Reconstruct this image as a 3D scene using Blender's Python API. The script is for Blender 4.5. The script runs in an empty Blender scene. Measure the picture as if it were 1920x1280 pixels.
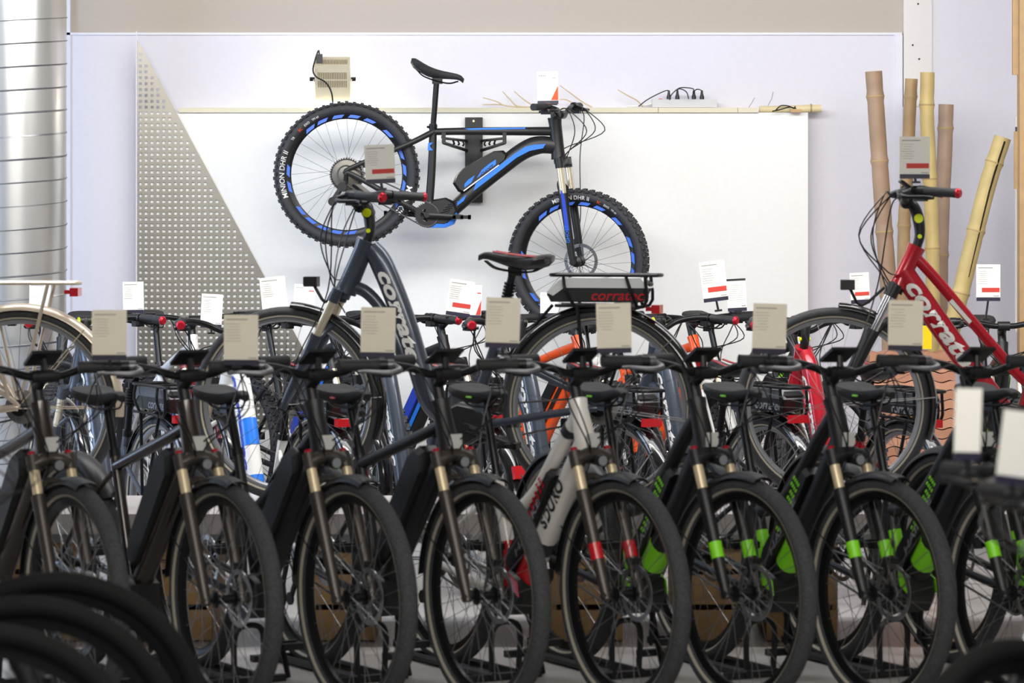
import bpy, math, random
from mathutils import Vector, Matrix
random.seed(7)
# ------------------------------------------------------------------ camera, world, lights
SC = bpy.context.scene
F = 6232.0            # focal length in pixels of the 1920 px wide frame
H = 1.60              # camera height
YH = 352.0            # horizon row
cam_d = bpy.data.cameras.new('camera'); cam = bpy.data.objects.new('camera', cam_d)
SC.collection.objects.link(cam); SC.camera = cam
cam.location = (0, 0, H); cam.rotation_euler = (math.pi/2, 0, 0)
cam_d.sensor_width = 36.0; cam_d.lens = 36.0*F/1920.0
cam_d.shift_y = -(640.0-YH)/1920.0
cam_d.clip_end = 100
cam_d.dof.use_dof = True; cam_d.dof.focus_distance = 15.0; cam_d.dof.aperture_fstop = 5.2
SC.view_settings.view_transform = 'Standard'; SC.view_settings.look = 'None'
SC.view_settings.gamma = 1.0; SC.view_settings.use_curve_mapping = False
SC.view_settings.exposure = 0.06
w = bpy.data.worlds.new('world'); SC.world = w; w.use_nodes = True
w.node_tree.nodes['Background'].inputs[0].default_value = (0.80, 0.86, 1.0, 1)
w.node_tree.nodes['Background'].inputs[1].default_value = 0.13
def area(name, loc, target, sx, sy, power, col=(1, 1, 1), spread=180):
    l = bpy.data.lights.new(name, 'AREA'); l.shape = 'RECTANGLE'; l.size = sx; l.size_y = sy
    l.energy = power; l.color = col; l.spread = math.radians(spread)
    o = bpy.data.objects.new(name, l); SC.collection.objects.link(o); o.location = loc
    o.rotation_euler = (Vector(target)-Vector(loc)).to_track_quat('-Z', 'Y').to_euler()
    return o
area('wall_wash_light', (0.2, 11.9, 3.5), (0.2, 16.6, 0.9), 6.4, 0.6, 255, (1.0, 0.985, 0.96))
area('ceiling_light_over_stage', (0, 12.6, 3.55), (0, 13.4, 0), 7.0, 0.8, 95, (0.95, 0.97, 1.0))
area('ceiling_light_over_aisle', (0.5, 5.2, 3.5), (0.2, 11.0, 0.8), 6.0, 1.2, 285, (1.0, 0.97, 0.91))
area('window_light', (-4.9, 13.6, 1.7), (-2.3, 16.0, 1.5), 2.2, 3.0, 130, (0.55, 0.72, 1.0))

# ------------------------------------------------------------------ helpers
def P3(px, py, d): return Vector(((px-960.0)*d/F, d, H-(py-YH)*d/F))
def lin(c):
    c = c/255.0
    return c/12.92 if c <= 0.04045 else ((c+0.055)/1.055)**2.4
def rgb(r, g, b): return (lin(r), lin(g), lin(b), 1.0)
MATS = {}
def mat(name, col, rough=0.5, metal=0.0, noise=0.0, scale=40.0, bump=0.0, coat=0.0, emit=0.0, spec=0.5):
    if name in MATS: return MATS[name]
    m = bpy.data.materials.new(name); m.use_nodes = True; nt = m.node_tree
    b = nt.nodes['Principled BSDF']
    b.inputs['Base Color'].default_value = col; b.inputs['Roughness'].default_value = rough
    b.inputs['Metallic'].default_value = metal; b.inputs['Coat Weight'].default_value = coat
    b.inputs['Specular IOR Level'].default_value = spec
    tc = nt.nodes.new('ShaderNodeTexCoord'); n = nt.nodes.new('ShaderNodeTexNoise')
    n.inputs['Scale'].default_value = scale; n.inputs['Detail'].default_value = 3
    nt.links.new(tc.outputs['Object'], n.inputs['Vector'])
    mx = nt.nodes.new('ShaderNodeMix'); mx.data_type = 'RGBA'
    a = max(noise, 0.03)
    mx.inputs[6].default_value = tuple(min(1, c*(1-a)) for c in col[:3])+(1,)
    mx.inputs[7].default_value = tuple(min(1, c*(1+a)) for c in col[:3])+(1,)
    nt.links.new(n.outputs['Fac'], mx.inputs[0]); nt.links.new(mx.outputs[2], b.inputs['Base Color'])
    if bump > 0:
        bp = nt.nodes.new('ShaderNodeBump'); bp.inputs['Strength'].default_value = bump
        bp.inputs['Distance'].default_value = 0.004
        nt.links.new(n.outputs['Fac'], bp.inputs['Height']); nt.links.new(bp.outputs['Normal'], b.inputs['Normal'])
    if emit > 0:
        b.inputs['Emission Color'].default_value = col; b.inputs['Emission Strength'].default_value = emit
    MATS[name] = m
    return m
X, Y, Z = Vector((1, 0, 0)), Vector((0, 1, 0)), Vector((0, 0, 1))
def V(*a): return Vector(a)
def catmull(pts, k=6):
    pts = [Vector(p) for p in pts]
    if len(pts) < 3: return pts
    out = []
    ext = [2*pts[0]-pts[1]]+pts+[2*pts[-1]-pts[-2]]
    for i in range(1, len(ext)-2):
        p0, p1, p2, p3 = ext[i-1:i+3]
        for j in range(k):
            t = j/k
            out.append(0.5*((2*p1)+(p2-p0)*t+(2*p0-5*p1+4*p2-p3)*t*t+(3*p1-p0-3*p2+p3)*t**3))
    out.append(pts[-1]); return out
def lerp_list(vals, n):
    if not isinstance(vals, (list,)): return [vals]*n
    if len(vals) == n: return vals
    out = []
    for i in range(n):
        t = i/(n-1)*(len(vals)-1); a = min(int(t), len(vals)-2); f = t-a
        va, vb = vals[a], vals[a+1]
        if isinstance(va, tuple) or isinstance(vb, tuple):
            va = va if isinstance(va, tuple) else (va, va); vb = vb if isinstance(vb, tuple) else (vb, vb)
            out.append((va[0]*(1-f)+vb[0]*f, va[1]*(1-f)+vb[1]*f))
        else: out.append(va*(1-f)+vb*f)
    return out
class MB:
    def __init__(s): s.v = []; s.f = []
    def add(s, vs, fs):
        o = len(s.v); s.v += [Vector(p) for p in vs]; s.f += [tuple(i+o for i in q) for q in fs]; return s
    def sweep(s, pts, rad, n=8, caps=True, closed=False, ref=None, pw=1.0):
        pts = [Vector(p) for p in pts]; m = len(pts); rad = lerp_list(rad, m)
        vs = []; fs = []; b = None
        for i, p in enumerate(pts):
            if closed: t = pts[(i+1) % m]-pts[i-1]
            else: t = pts[min(i+1, m-1)]-pts[max(i-1, 0)]
            t.normalize()
            if b is None:
                r = ref or (Y if abs(t.y) < 0.9 else Z)
                b = r-t*r.dot(t)
            else: b = b-t*b.dot(t)
            b.normalize(); nn = b.cross(t)
            r = rad[i]; r = r if isinstance(r, tuple) else (r, r)
            for j in range(n):
                a = 2*math.pi*(j+0.5)/n; c, q = math.cos(a), math.sin(a)
                if pw != 1.0:
                    c = math.copysign(abs(c)**pw, c); q = math.copysign(abs(q)**pw, q)
                vs.append(p+nn*r[0]*c+b*r[1]*q)
        for i in range(m if closed else m-1):
            for j in range(n):
                k = (i+1) % m
                fs.append((i*n+j, i*n+(j+1) % n, k*n+(j+1) % n, k*n+j))
        if caps and not closed:
            fs.append(tuple(reversed(range(n)))); fs.append(tuple((m-1)*n+j for j in range(n)))
        return s.add(vs, fs)
    def lathe(s, prof, c=(0, 0, 0), n=32, axis='y', closed=True):
        c = Vector(c); m = len(prof); vs = []; fs = []
        for i in range(n):
            a = 2*math.pi*i/n; ca, sa = math.cos(a), math.sin(a)
            for r, h in prof:
                if axis == 'y': vs.append(c+V(r*ca, h, r*sa))
                elif axis == 'z': vs.append(c+V(r*ca, r*sa, h))
                else: vs.append(c+V(h, r*ca, r*sa))
        for i in range(n):
            k = (i+1) % n
            for j in range(m if closed else m-1):
                q = (j+1) % m
                fs.append((i*m+j, i*m+q, k*m+q, k*m+j))
        return s.add(vs, fs)
    def box(s, c, size, rot=None, taper=1.0):
        c = Vector(c); h = [x/2 for x in size]; vs = []
        for z in (-1, 1):
            k = taper if z > 0 else 1
            for x, y in ((-1, -1), (1, -1), (1, 1), (-1, 1)):
                p = V(x*h[0]*k, y*h[1]*k, z*h[2])
                if rot: p = rot @ p
                vs.append(c+p)
        return s.add(vs, [(3, 2, 1, 0), (4, 5, 6, 7), (0, 1, 5, 4), (1, 2, 6, 5), (2, 3, 7, 6), (3, 0, 4, 7)])
    def prism(s, poly, y0, y1, inset=0.0):
        # outline in x-z, thickness along y, shrunk at both faces by inset (a soft edge)
        n = len(poly); cx = sum(p[0] for p in poly)/n; cz = sum(p[1] for p in poly)/n
        def ring(y, k): return [V(cx+(p[0]-cx)*k, y, cz+(p[1]-cz)*k) for p in poly]
        ext = max(max(abs(p[0]-cx), abs(p[1]-cz)) for p in poly); k = 1-inset/ext if ext else 1
        if inset > 0:
            d = inset if y1 > y0 else -inset
            rs = [ring(y0, k), ring(y0+d, 1), ring(y1-d, 1), ring(y1, k)]
        else: rs = [ring(y0, 1), ring(y1, 1)]
        vs = sum(rs, []); fs = []
        for i in range(len(rs)-1):
            for j in range(n): q = (j+1) % n; fs.append((i*n+j, i*n+q, (i+1)*n+q, (i+1)*n+j))
        fs.append(tuple(range(n))); fs.append(tuple((len(rs)-1)*n+j for j in reversed(range(n))))
        return s.add(vs, fs)
    def arc(s, c, r, a0, a1, hw, drop, th=0.002, n=28):
        # curved sheet (mudguard): arc about the y axis through c, angles in degrees
        c = Vector(c); vs = []; fs = []
        prof = [(-hw, -drop), (-hw*0.75, -drop*0.35), (-hw*0.3, 0), (hw*0.3, 0), (hw*0.75, -drop*0.35), (hw, -drop)]
        prof = prof+[(y, q-th) for y, q in reversed(prof)]; m = len(prof)
        for i in range(n+1):
            a = math.radians(a0+(a1-a0)*i/n)
            for y, q in prof: vs.append(c+V((r+q)*math.cos(a), y, (r+q)*math.sin(a)))
        for i in range(n):
            for j in range(m): k = (j+1) % m; fs.append((i*m+j, i*m+k, (i+1)*m+k, (i+1)*m+j))
        fs.append(tuple(range(m))); fs.append(tuple(n*m+j for j in reversed(range(m))))
        return s.add(vs, fs)
    def xf(s, M):
        s.v = [M @ p for p in s.v]; return s
    def build(s, name, m, parent=None, smooth=True):
        me = bpy.data.meshes.new(name); me.from_pydata([tuple(p) for p in s.v], [], s.f)
        me.materials.append(m)
        if smooth:
            me.polygons.foreach_set('use_smooth', [True]*len(me.polygons))
        me.update()
        bmf(me)
        if smooth:
            try: me.set_sharp_from_angle(angle=math.radians(38))
            except Exception: pass
        o = bpy.data.objects.new(name, me); SC.collection.objects.link(o)
        if parent: o.parent = parent
        return o
import bmesh
def bmf(me):
    bm = bmesh.new(); bm.from_mesh(me)
    bmesh.ops.recalc_face_normals(bm, faces=bm.faces); bm.to_mesh(me); bm.free()
def tag(o, label, cat, group=None, kind=None):
    o['label'] = label; o['category'] = cat
    if group: o['group'] = group
    if kind: o['kind'] = kind
    return o
def empty(name, loc=(0, 0, 0), rz=0.0, rx=0.0, ry=0.0):
    o = bpy.data.objects.new(name, None); SC.collection.objects.link(o)
    o.location = loc; o.rotation_euler = (rx, ry, rz); o.empty_display_size = 0.1; return o
def struct(o, label=None):
    o['kind'] = 'structure'
    return o
KIDS = {}
def copy_tree(o, parent=None):
    c = o.copy(); SC.collection.objects.link(c)
    if parent: c.parent = parent
    for ch in list(o.children): copy_tree(ch, c)
    return c
TXT = {}
def text_geo(s, shear=0.0, bold=0.0):
    key = (s, shear, bold)
    if key in TXT: return TXT[key]
    cu = bpy.data.curves.new('lettering', 'FONT'); cu.body = s; cu.size = 1.0; cu.shear = shear
    cu.offset = bold; cu.resolution_u = 3
    o = bpy.data.objects.new('lettering_tmp', cu); SC.collection.objects.link(o)
    dg = bpy.context.evaluated_depsgraph_get(); me = bpy.data.meshes.new_from_object(o.evaluated_get(dg))
    vs = [Vector(v.co) for v in me.vertices]; fs = [tuple(p.vertices) for p in me.polygons]
    bpy.data.objects.remove(o); bpy.data.curves.remove(cu); bpy.data.meshes.remove(me)
    x0 = min(v.x for v in vs); x1 = max(v.x for v in vs); y0 = min(v.y for v in vs); y1 = max(v.y for v in vs)
    k = 1.0/(y1-y0)
    vs = [((v.x-x0)*k, (v.y-y0)*k) for v in vs]
    TXT[key] = (vs, fs, (x1-x0)*k); return TXT[key]
class Path:
    def __init__(s, pts):
        s.p = [Vector(p) for p in pts]; s.L = [0.0]
        for i in range(1, len(s.p)): s.L.append(s.L[-1]+(s.p[i]-s.p[i-1]).length)
    def at(s, d):
        d = max(0.0, min(d, s.L[-1]-1e-6)); i = 0
        while s.L[i+1] < d: i += 1
        f = (d-s.L[i])/max(1e-9, s.L[i+1]-s.L[i]); t = (s.p[i+1]-s.p[i]).normalized()
        return s.p[i].lerp(s.p[i+1], f), t
    def cut(s, a, b, n=8):
        L = s.L[-1]; return [s.at(L*(a+(b-a)*i/(n-1)))[0] for i in range(n)]
def text_path(st, pts, d0, length, height, y, up=1, off=0.0, shear=0.0, bold=0.0, bulge=0.0):
    """lettering laid along a path of the x-z plane on the side face y; up=+1: letters' tops to the left of travel seen with x right, z up"""
    vs, fs, wd = text_geo(st, shear, bold); pa = Path(pts); m = MB(); kx = length/wd; out = []
    for u, v in vs:
        p, t = pa.at(d0+u*kx); n = V(-t.z, 0, t.x)*up; hh = off+(v-0.5)*height
        q = p+n*hh
        yy = y
        if bulge: yy = math.copysign(abs(y)*math.sqrt(max(0.05, 1-(hh/bulge)**2))+0.0015, y)
        out.append(V(q.x, p.y+yy, q.z))
    m.add(out, fs); return m

# ------------------------------------------------------------------ materials
rubber = mat('tyre_rubber', rgb(46, 46, 49), 0.62, noise=0.25, scale=180, bump=0.6)
rubber_g = mat('tyre_rubber_grey', rgb(58, 58, 60), 0.7, noise=0.2, scale=120, bump=0.4)
black = mat('black_plastic', rgb(21, 21, 23), 0.4, noise=0.1)
blackm = mat('black_anodised_metal', rgb(30, 30, 32), 0.32, 0.55)
blackg = mat('gloss_black', rgb(18, 18, 20), 0.14, 0.0, coat=0.6)
gripm = mat('grip_rubber', rgb(34, 34, 36), 0.6, noise=0.2, scale=300, bump=0.4)
steel = mat('brushed_steel', rgb(190, 190, 192), 0.28, 1.0)
spokem = mat('spoke_steel', rgb(150, 150, 152), 0.3, 0.9)
spokeb = mat('black_spokes', rgb(30, 30, 32), 0.35, 0.5)
silver = mat('silver_paint', rgb(196, 198, 204), 0.3, 0.6)
chrome = mat('chrome', rgb(225, 225, 228), 0.12, 1.0)
gold = mat('gold_stanchion', rgb(230, 212, 176), 0.24, 0.4)
pale_gold = mat('pale_gold_stanchion', rgb(232, 222, 196), 0.22, 0.6)
bronze = mat('bronze_grey_fork', rgb(70, 64, 60), 0.35, 0.4)
reflex = mat('reflective_tape', rgb(176, 170, 152), 0.35, 0.2)
white = mat('white_paint', rgb(236, 235, 232), 0.25, coat=0.3)
red = mat('red_paint', rgb(176, 20, 38), 0.22, 0.1, coat=0.5)
redp = mat('red_plastic', rgb(200, 24, 34), 0.25, coat=0.4)
redal = mat('red_anodised', rgb(190, 30, 48), 0.3, 0.5)
green = mat('neon_green_paint', rgb(136, 226, 30), 0.4)
yellow = mat('neon_yellow_plastic', rgb(226, 240, 10), 0.45)
blue = mat('bright_blue_paint', rgb(38, 124, 232), 0.32, coat=0.2)
blued = mat('deep_blue_paint', rgb(44, 74, 190), 0.35)
orange = mat('orange_paint', rgb(252, 92, 24), 0.28, coat=0.4)
grey = mat('dark_grey_paint', rgb(66, 73, 85), 0.3, 0.35, coat=0.4)
greyl = mat('light_grey_paint', rgb(150, 154, 160), 0.35, 0.3)
matt = mat('matt_black_paint', rgb(29, 29, 31), 0.42, 0.1)
brown = mat('black_brown_paint', rgb(52, 44, 40), 0.25, 0.35, coat=0.4)
cream = mat('champagne_paint', rgb(206, 192, 172), 0.28, 0.35, coat=0.3)
ledm = mat('lamp_glass', rgb(150, 154, 160), 0.1, 0.5)
screenm = mat('display_glass', rgb(20, 24, 28), 0.12)
card = mat('price_card_paper', rgb(240, 238, 230), 0.7); cardb = mat('beige_price_card', rgb(226, 219, 200), 0.7)
ink = mat('printed_grey', rgb(150, 148, 142), 0.7)
inkd = mat('printed_black', rgb(40, 40, 44), 0.6)
redink = mat('printed_red', rgb(206, 62, 52), 0.6)
orink = mat('printed_orange', rgb(238, 92, 40), 0.6)
navy = mat('navy_holder', rgb(44, 40, 60), 0.4)
wood = mat('plain_wood', rgb(184, 150, 108), 0.6, noise=0.2, scale=20)

# ------------------------------------------------------------------ bicycle builder
def saddle_mb(c, tilt=0.0, L=0.27, W=0.075, h=0.05):
    m = MB(); n = 14; st = 16; vs = []; fs = []
    for i in range(st+1):
        t = i/st; x = L*(0.5-t)            # nose first
        wdt = 0.020+0.012*t+(W-0.032)*max(0.0, min(1.0, (t-0.35)/0.45))**1.4
        if t < 0.06: wdt *= 0.6+0.4*t/0.06
        if t > 0.9: wdt *= 1-0.5*((t-0.9)/0.1)**2
        top = 0.006*math.cos(2*math.pi*(t-0.05))+0.014*max(0, (t-0.6)/0.4)**1.5-0.012*max(0, (0.12-t)/0.12)**2
        hh = h*(0.45+0.55*min(1, t*1.6)) if t < 0.9 else h*(1-0.5*((t-0.9)/0.1)**2)
        for j in range(n):
            a = 2*math.pi*j/n; cy, sz = math.cos(a), math.sin(a)
            z = top+(0.35*hh*abs(sz)**0.7 if sz > 0 else -0.65*hh*abs(sz)**0.8)
            vs.append(V(x, wdt*math.copysign(abs(cy)**0.75, cy), z))
    for i in range(st):
        for j in range(n): k = (j+1) % n; fs.append((i*n+j, i*n+k, (i+1)*n+k, (i+1)*n+j))
    fs.append(tuple(range(n))); fs.append(tuple(st*n+j for j in range(n)))
    m.add(vs, fs); R = Matrix.Translation(Vector(c)) @ Matrix.Rotation(-tilt, 4, 'Y')
    return m.xf(R)
def wheel(root, c, P, front, M):
    c = Vector(c); R, tw, th = P['R'], P['tw'], P.get('th', P['tw'])
    a = tw/2; rc = R-th/2
    def B(m, name, mt, par): return m.xf(M).build(name, mt, par)
    rin = R-th; rd = P.get('rimd', .022)
    prof = [(rin+0.004, -0.013), (rin+0.004, 0.013), (rin-rd*.45, 0.012), (rin-rd, 0.006), (rin-rd, -0.006), (rin-rd*.45, -0.012)]
    rim = B(MB().lathe(prof, c, 56), 'front_wheel' if front else 'rear_wheel', P.get('rim', blackm), root)
    n = 16; prof = [(rc+th/2*math.sin(2*math.pi*j/n), a*math.cos(2*math.pi*j/n)) for j in range(n)]
    t = MB().lathe(prof, c, 72)
    if P.get('knob'):
        kn = 58
        for i in range(kn):
            for row, (off, hw, ph) in enumerate(((-0.36, 0.008, 0), (0.36, 0.008, 0), (-0.13, 0.007, .5), (0.13, 0.007, .5))):
                ang = 2*math.pi*(i+ph)/kn; y = off*tw*1.12
                rr = rc+th/2*math.sqrt(max(0, 1-(2*off)**2))
                kz = 0.013 if abs(off) < .3 else 0.012
                Q = Matrix.Rotation(-ang, 3, 'Y'); tilt = Matrix.Rotation(-off*1.6, 3, 'Z')
                t.box(c+Q @ V(rr, y, 0), (kz, hw*2, 0.017), Q @ tilt)
    B(t, 'tyre', P.get('tyre', rubber), rim)
    if P.get('stripe'):
        for s in (-1, 1):
            r0 = rin+th*0.16; r1 = rin+th*0.30
            def yy(r): return a*math.sqrt(max(0, 1-((r-rc)/(th/2))**2))+0.0012
            m = MB().lathe([(r0, s*yy(r0)), (r1, s*yy(r1)), (r1, s*(yy(r1)-0.003)), (r0, s*(yy(r0)-0.003))], c, 72)
            B(m, 'reflective_stripe', reflex, rim)
    sp = MB(); ns = P.get('ns', 32); fl = 0.026 if front else 0.03
    for i in range(ns):
        s = 1 if i % 2 else -1; a1 = 2*math.pi*i/ns; a0 = a1+(0.75 if (i//2) % 2 else -0.75)
        p = c+V(fl*math.cos(a0), s*0.032, fl*math.sin(a0)); q = c+V((rin-rd+.002)*math.cos(a1), s*0.003, (rin-rd+.002)*math.sin(a1))
        sp.sweep([p, q], P.get('spr', 0.0011), 4, False)
    B(sp, 'spokes', P.get('spoke', spokem), rim)
    hb = MB().lathe([(0.0, -0.055), (0.009, -0.055), (0.009, -0.04), (fl, -0.034), (fl, -0.03), (0.014, -0.026), (0.014, 0.026), (fl, 0.03), (fl, 0.034), (0.009, 0.04), (0.009, 0.055), (0, 0.055)], c, 20)
    B(hb, 'hub', P.get('hubm', blackm), rim)
    if P.get('disc', True):
        y = 0.046; dr = P.get('dr', 0.088); d = MB()
        d.lathe([(dr-0.016, y-0.001), (dr, y-0.001), (dr, y+0.001), (dr-0.016, y+0.001)], c, 40)
        for i in range(6):
            g = 2*math.pi*i/6
            d.sweep([c+V(0.018*math.cos(g), y, 0.018*math.sin(g)), c+V((dr-0.01)*math.cos(g+.5), y, (dr-0.01)*math.sin(g+.5))], (0.004, 0.0012), 4, ref=Y)
        d.lathe([(0, y-0.003), (0.022, y-0.003), (0.022, y+0.003), (0, y+0.003)], c, 18)
        B(d, 'brake_disc', steel, rim)
    if not front and P.get('cassette', True):
        d = MB()
        for k in range(7):
            r = P.get('cas', 0.062)*(1-0.095*k); y = -0.026-0.0042*k
            d.lathe([(0.012, y), (r-0.004, y), (r, y-0.0006), (r-0.004, y-0.0018), (0.012, y-0.0018)], c, 30)
        B(d, 'cassette', P.get('cassm', mat('cassette_steel', rgb(140, 138, 134), .4, .8)), rim)
        if P.get('bigring'):
            r = P['cas']+.006; d = MB(); d.lathe([(r-.014, -.0235), (r, -.0235), (r, -.0255), (r-.014, -.0255)], c, 40)
            for i in range(40):
                g2 = 2*math.pi*i/40; Q = Matrix.Rotation(-g2, 3, 'Y'); d.box(c+Q @ V(r+.0015, -.0245, 0), (.006, .002, .006), Q)
            B(d, 'large_sprocket', black, rim)
    return rim
def bike(name, P):
    """origin on the ground below the bottom bracket, +x is forwards, +y the rider's left"""
    root = empty(name); K = dict(RH=(-.47, .355), FH=(.66, .355), BB=(0, .285), HT=(.385, .93), HB=(.445, .775),
        ST=(-.15, .74), SD=(-.235, .965), C=(.42, 1.02)); K.update(P.get('K', {}))
    q = {k: V(v[0], 0, v[1]) for k, v in K.items()}
    I = Matrix.Identity(4); ax = (q['HT']-q['HB']).normalized()
    S = I
    if P.get('steer'):
        S = Matrix.Translation(q['HB']) @ Matrix.Rotation(math.radians(P['steer']), 4, ax) @ Matrix.Translation(-q['HB'])
    fm = P['frame']; tw = P['tw']
    # ---- frame
    f = MB(); tubes = P['tubes']
    hk = P.get('htr', 1); f.sweep([q['HB']-ax*0.008, q['HB']+ax*0.03, q['HT']-ax*0.03, q['HT']+ax*0.005], [.028*hk*P.get('hbot', 1), .025*hk*P.get('hbot', 1), .024*hk, .027*hk], 12)
    paths = {}
    for nm, pts, rad in tubes:
        pp = catmull([V(x, 0, z) for x, z in pts], 7); paths[nm] = pp; paths[nm+'_r'] = list(reversed(pp))
        f.sweep(pp, rad, 12, pw=P.get('pw', 0.85))
    f.lathe([(0, -.04), (.03, -.04), (.03, .04), (0, .04)], q['BB'], 18)
    hy = tw/2+0.022
    for s in (-1, 1):
        ss = P.get('ss', (K['ST'][0]+.01, K['ST'][1]-.06))
        a = V(ss[0], s*0.012, ss[1])
        f.sweep(catmull([a, a.lerp(q['RH'], .3)+Y*s*hy*.75, q['RH']+V(.02, s*.062, .03), q['RH']+V(0, s*.062, 0)], 4), P.get('ssr', .009), 8)
        f.sweep(catmull([q['BB']+V(-.02, s*.03, 0), q['BB'].lerp(q['RH'], .35)+Y*s*(hy+.006), q['RH']+V(.03, s*.064, 0), q['RH']+V(-.005, s*.063, 0)], 4), [(.016, .010), (.013, .009), (.012, .008)], 8)
    fo = f.build('frame', fm, root)
    for (nm, a, b, rad, mt, pn) in P.get('bands', []):
        m = MB().sweep(Path(paths[nm]).cut(a, b, 9), rad, 12, pw=P.get('pw', 0.85)); m.build(pn, mt, fo)
    for (poly, y, mt, pn) in P.get('decals', []):
        MB().prism(poly, y, y+math.copysign(.0025, y)).build(pn, mt, fo, False)
    for (st, nm, d0, ln, hgt, y, up, off, mt, shear, bold, bl) in P.get('texts', []):
        text_path(st, paths[nm], d0, ln, hgt, y, up, off, shear, bold, bl).build('lettering', mt, fo, False)
    if P.get('bolts'):
        for bx, bz in P['bolts']:
            MB().lathe([(0, -.006), (.006, -.006), (.006, .006), (0, .006)], (bx, 0, bz), 10).build('bolt', redal, fo)
    # ---- fork
    ks = MB(); a = -ax; fwd = V(-a.z, 0, a.x)
    if fwd.x < 0: fwd = -fwd
    rel = q['FH']-q['HB']; off = rel.dot(fwd); L = rel.dot(a); hw = tw/2+.032
    sl = P.get('stan', .13); crown = q['HB']+a*0.03+fwd*off*.45
    ks.sweep([q['HB']+a*.0, q['HB']+a*.03], .024, 12)
    ks.sweep(catmull([crown+Y*-hw, crown+Y*-hw*.5+fwd*.004-a*.012, crown-a*.016, crown+Y*hw*.5+fwd*.004-a*.012, crown+Y*hw], 3), [.021, .022, .024, .022, .021], 10)
    legs = {}
    for s in (-1, 1):
        t0 = crown+Y*s*hw; t1 = q['FH']+Y*s*hw*1.02-fwd*.006; dr = (t1-t0).normalized(); legs[s] = (t0, dr, (t1-t0).length)
        ks.sweep([t0-dr*.028, t0+dr*.022], .021, 10)
        ks.sweep([t0+dr*sl, t0+dr*(sl+.012), t0+dr*(sl+.05), t1-dr*.05, t1+dr*.012], [.0225, .023, .0215, .018, .014], 12)
        ks.lathe([(0, -.012), (.014, -.012), (.014, .012), (0, .012)], t1, 12)
    b0 = legs[-1][0]+legs[-1][1]*(sl+.03); b1 = legs[1][0]+legs[1][1]*(sl+.03)
    up = (-a)*.075-fwd*.03
    rr = P['R']+.028
    ks.sweep(catmull([b0, b0.lerp(b1, .12)+up*.75, b0.lerp(b1, .5)+up*1.15, b0.lerp(b1, .88)+up*.75, b1], 4), .011, 8)
    fk = ks.xf(S).build('fork', P.get('fork', matt), root)
    for s in (-1, 1):
        t0, dr, LL = legs[s]
        MB().sweep([t0+dr*.01, t0+dr*(sl+.01)], .0165, 12).xf(S).build('stanchion', P.get('stanm', gold), fk)
        if P.get('forkband'):
            MB().sweep([t0+dr*(LL*.62), t0+dr*(LL*.62+.052)], [.0212, .0205], 12).xf(S).build('fork_label', P['forkband'], fk)
        if P.get('cap'):
            MB().sweep([t0-dr*.04, t0-dr*.026], [.011, .013], 10).xf(S).build('adjuster_knob', P['cap'], fk)
    if P.get('forktext') and P.get('steer') is not None:
        t0, dr, LL = legs[-1]
        pts = [t0+dr*(sl+.16), t0+dr*(sl+.16)-dr*.13]
        pts = [V(p.x, 0, p.z) for p in pts]
        MB().prism([(p.x+o, p.z) for p, o in ((pts[0]+dr*.02, -.009), (pts[0]+dr*.02, .012), (pts[1]-dr*.02, .012), (pts[1]-dr*.05, -.004))], t0.y-.021, t0.y-.0235).xf(S).build('fork_label', blued, fk, False)
        text_path('GHOST', [t0+dr*LL*.80, t0+dr*LL*.45], 0, .085, .017, -.0245, 1, 0).xf(S).build('lettering', blue, fk, False)
    # ---- wheels
    wheel(root, q['FH'], P, True, S); wheel(root, q['RH'], P, False, I)
    if P.get('disc', True):
        m = MB(); p = q['FH']+V(-.035, .062, .075); m.box(p, (.035, .03, .06)); m.xf(S).build('brake_caliper', black, fk)
        MB().box(q['RH']+V(.06, .062, .05), (.06, .03, .035)).build('brake_caliper', black, fo)
    # ---- cockpit
    C = q['C']; bs = P.get('bar', 'flat'); stem = MB()
    if P.get('stemk') == 'adjust':
        pv = q['HT']+V(-.006, 0, .105); pts = catmull([q['HT'], q['HT']+V(-.012, 0, .045), pv, pv.lerp(C, .6)+V(-.008, 0, .012), C], 5)
        stem.sweep(pts, [.017, .019, .022, .021, .017], 10)
        stem.lathe([(0, -.024), (.02, -.024), (.02, .024), (0, .024)], pv, 16)
    else:
        stem.sweep([q['HT'], q['HT']+ax*(C-q['HT']).dot(ax)+ax*.012], .019, 12)
        stem.sweep([q['HT']+ax*(C-q['HT']).dot(ax)*.8, C], [.019, .017], 10)
    stem.sweep([C+Y*-.026, C+Y*.026], .021, 12)
    st = stem.xf(S).build('stem', black, root)
    if P.get('stemk') == 'adjust':
        for s in (-1, 1):
            MB().lathe([(0, s*.0235), (.0165, s*.0235), (.0165, s*.0265), (0, s*.0265)], pv, 18).xf(S).build('stem_cover', yellow, st)
            MB().lathe([(0, s*.018), (.008, s*.018), (.008, s*.0235), (0, s*.0235)], q['HT']+V(-.010, 0, .04), 12).xf(S).build('stem_cover', yellow, st)
    if bs == 'flat': prof = [(0, 0, 0), (.06, .003, .002), (.12, .006, .02), (.19, -.004, .032), (.28, -.025, .034), (P.get('bw', .35), -.045, .034)]
    elif bs == 'city': prof = [(0, 0, 0), (.05, .005, .004), (.11, .012, .03), (.19, -.01, .045), (.26, -.065, .042), (P.get('bw', .31), -.155, .036)]
    else: prof = [(0, 0, 0), (.05, 0, .001), (.11, 0, .012), (.20, -.006, .018), (.3, -.014, .018), (P.get('bw', .37), -.024, .018)]
    rs = P.get('rise', 1.0); prof = [(y, x, z*rs) for y, x, z in prof]
    full = [C+V(x, -y, z) for y, x, z in reversed(prof[1:])]+[C+V(x, y, z) for y, x, z in prof]
    bp = catmull(full, 5)
    hb = MB().sweep(bp, .0125, 10, ref=Z).xf(S).build('handlebar', P.get('barm', blackm), root)
    pa = Path(bp); LL = pa.L[-1]; ends = {}
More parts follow.
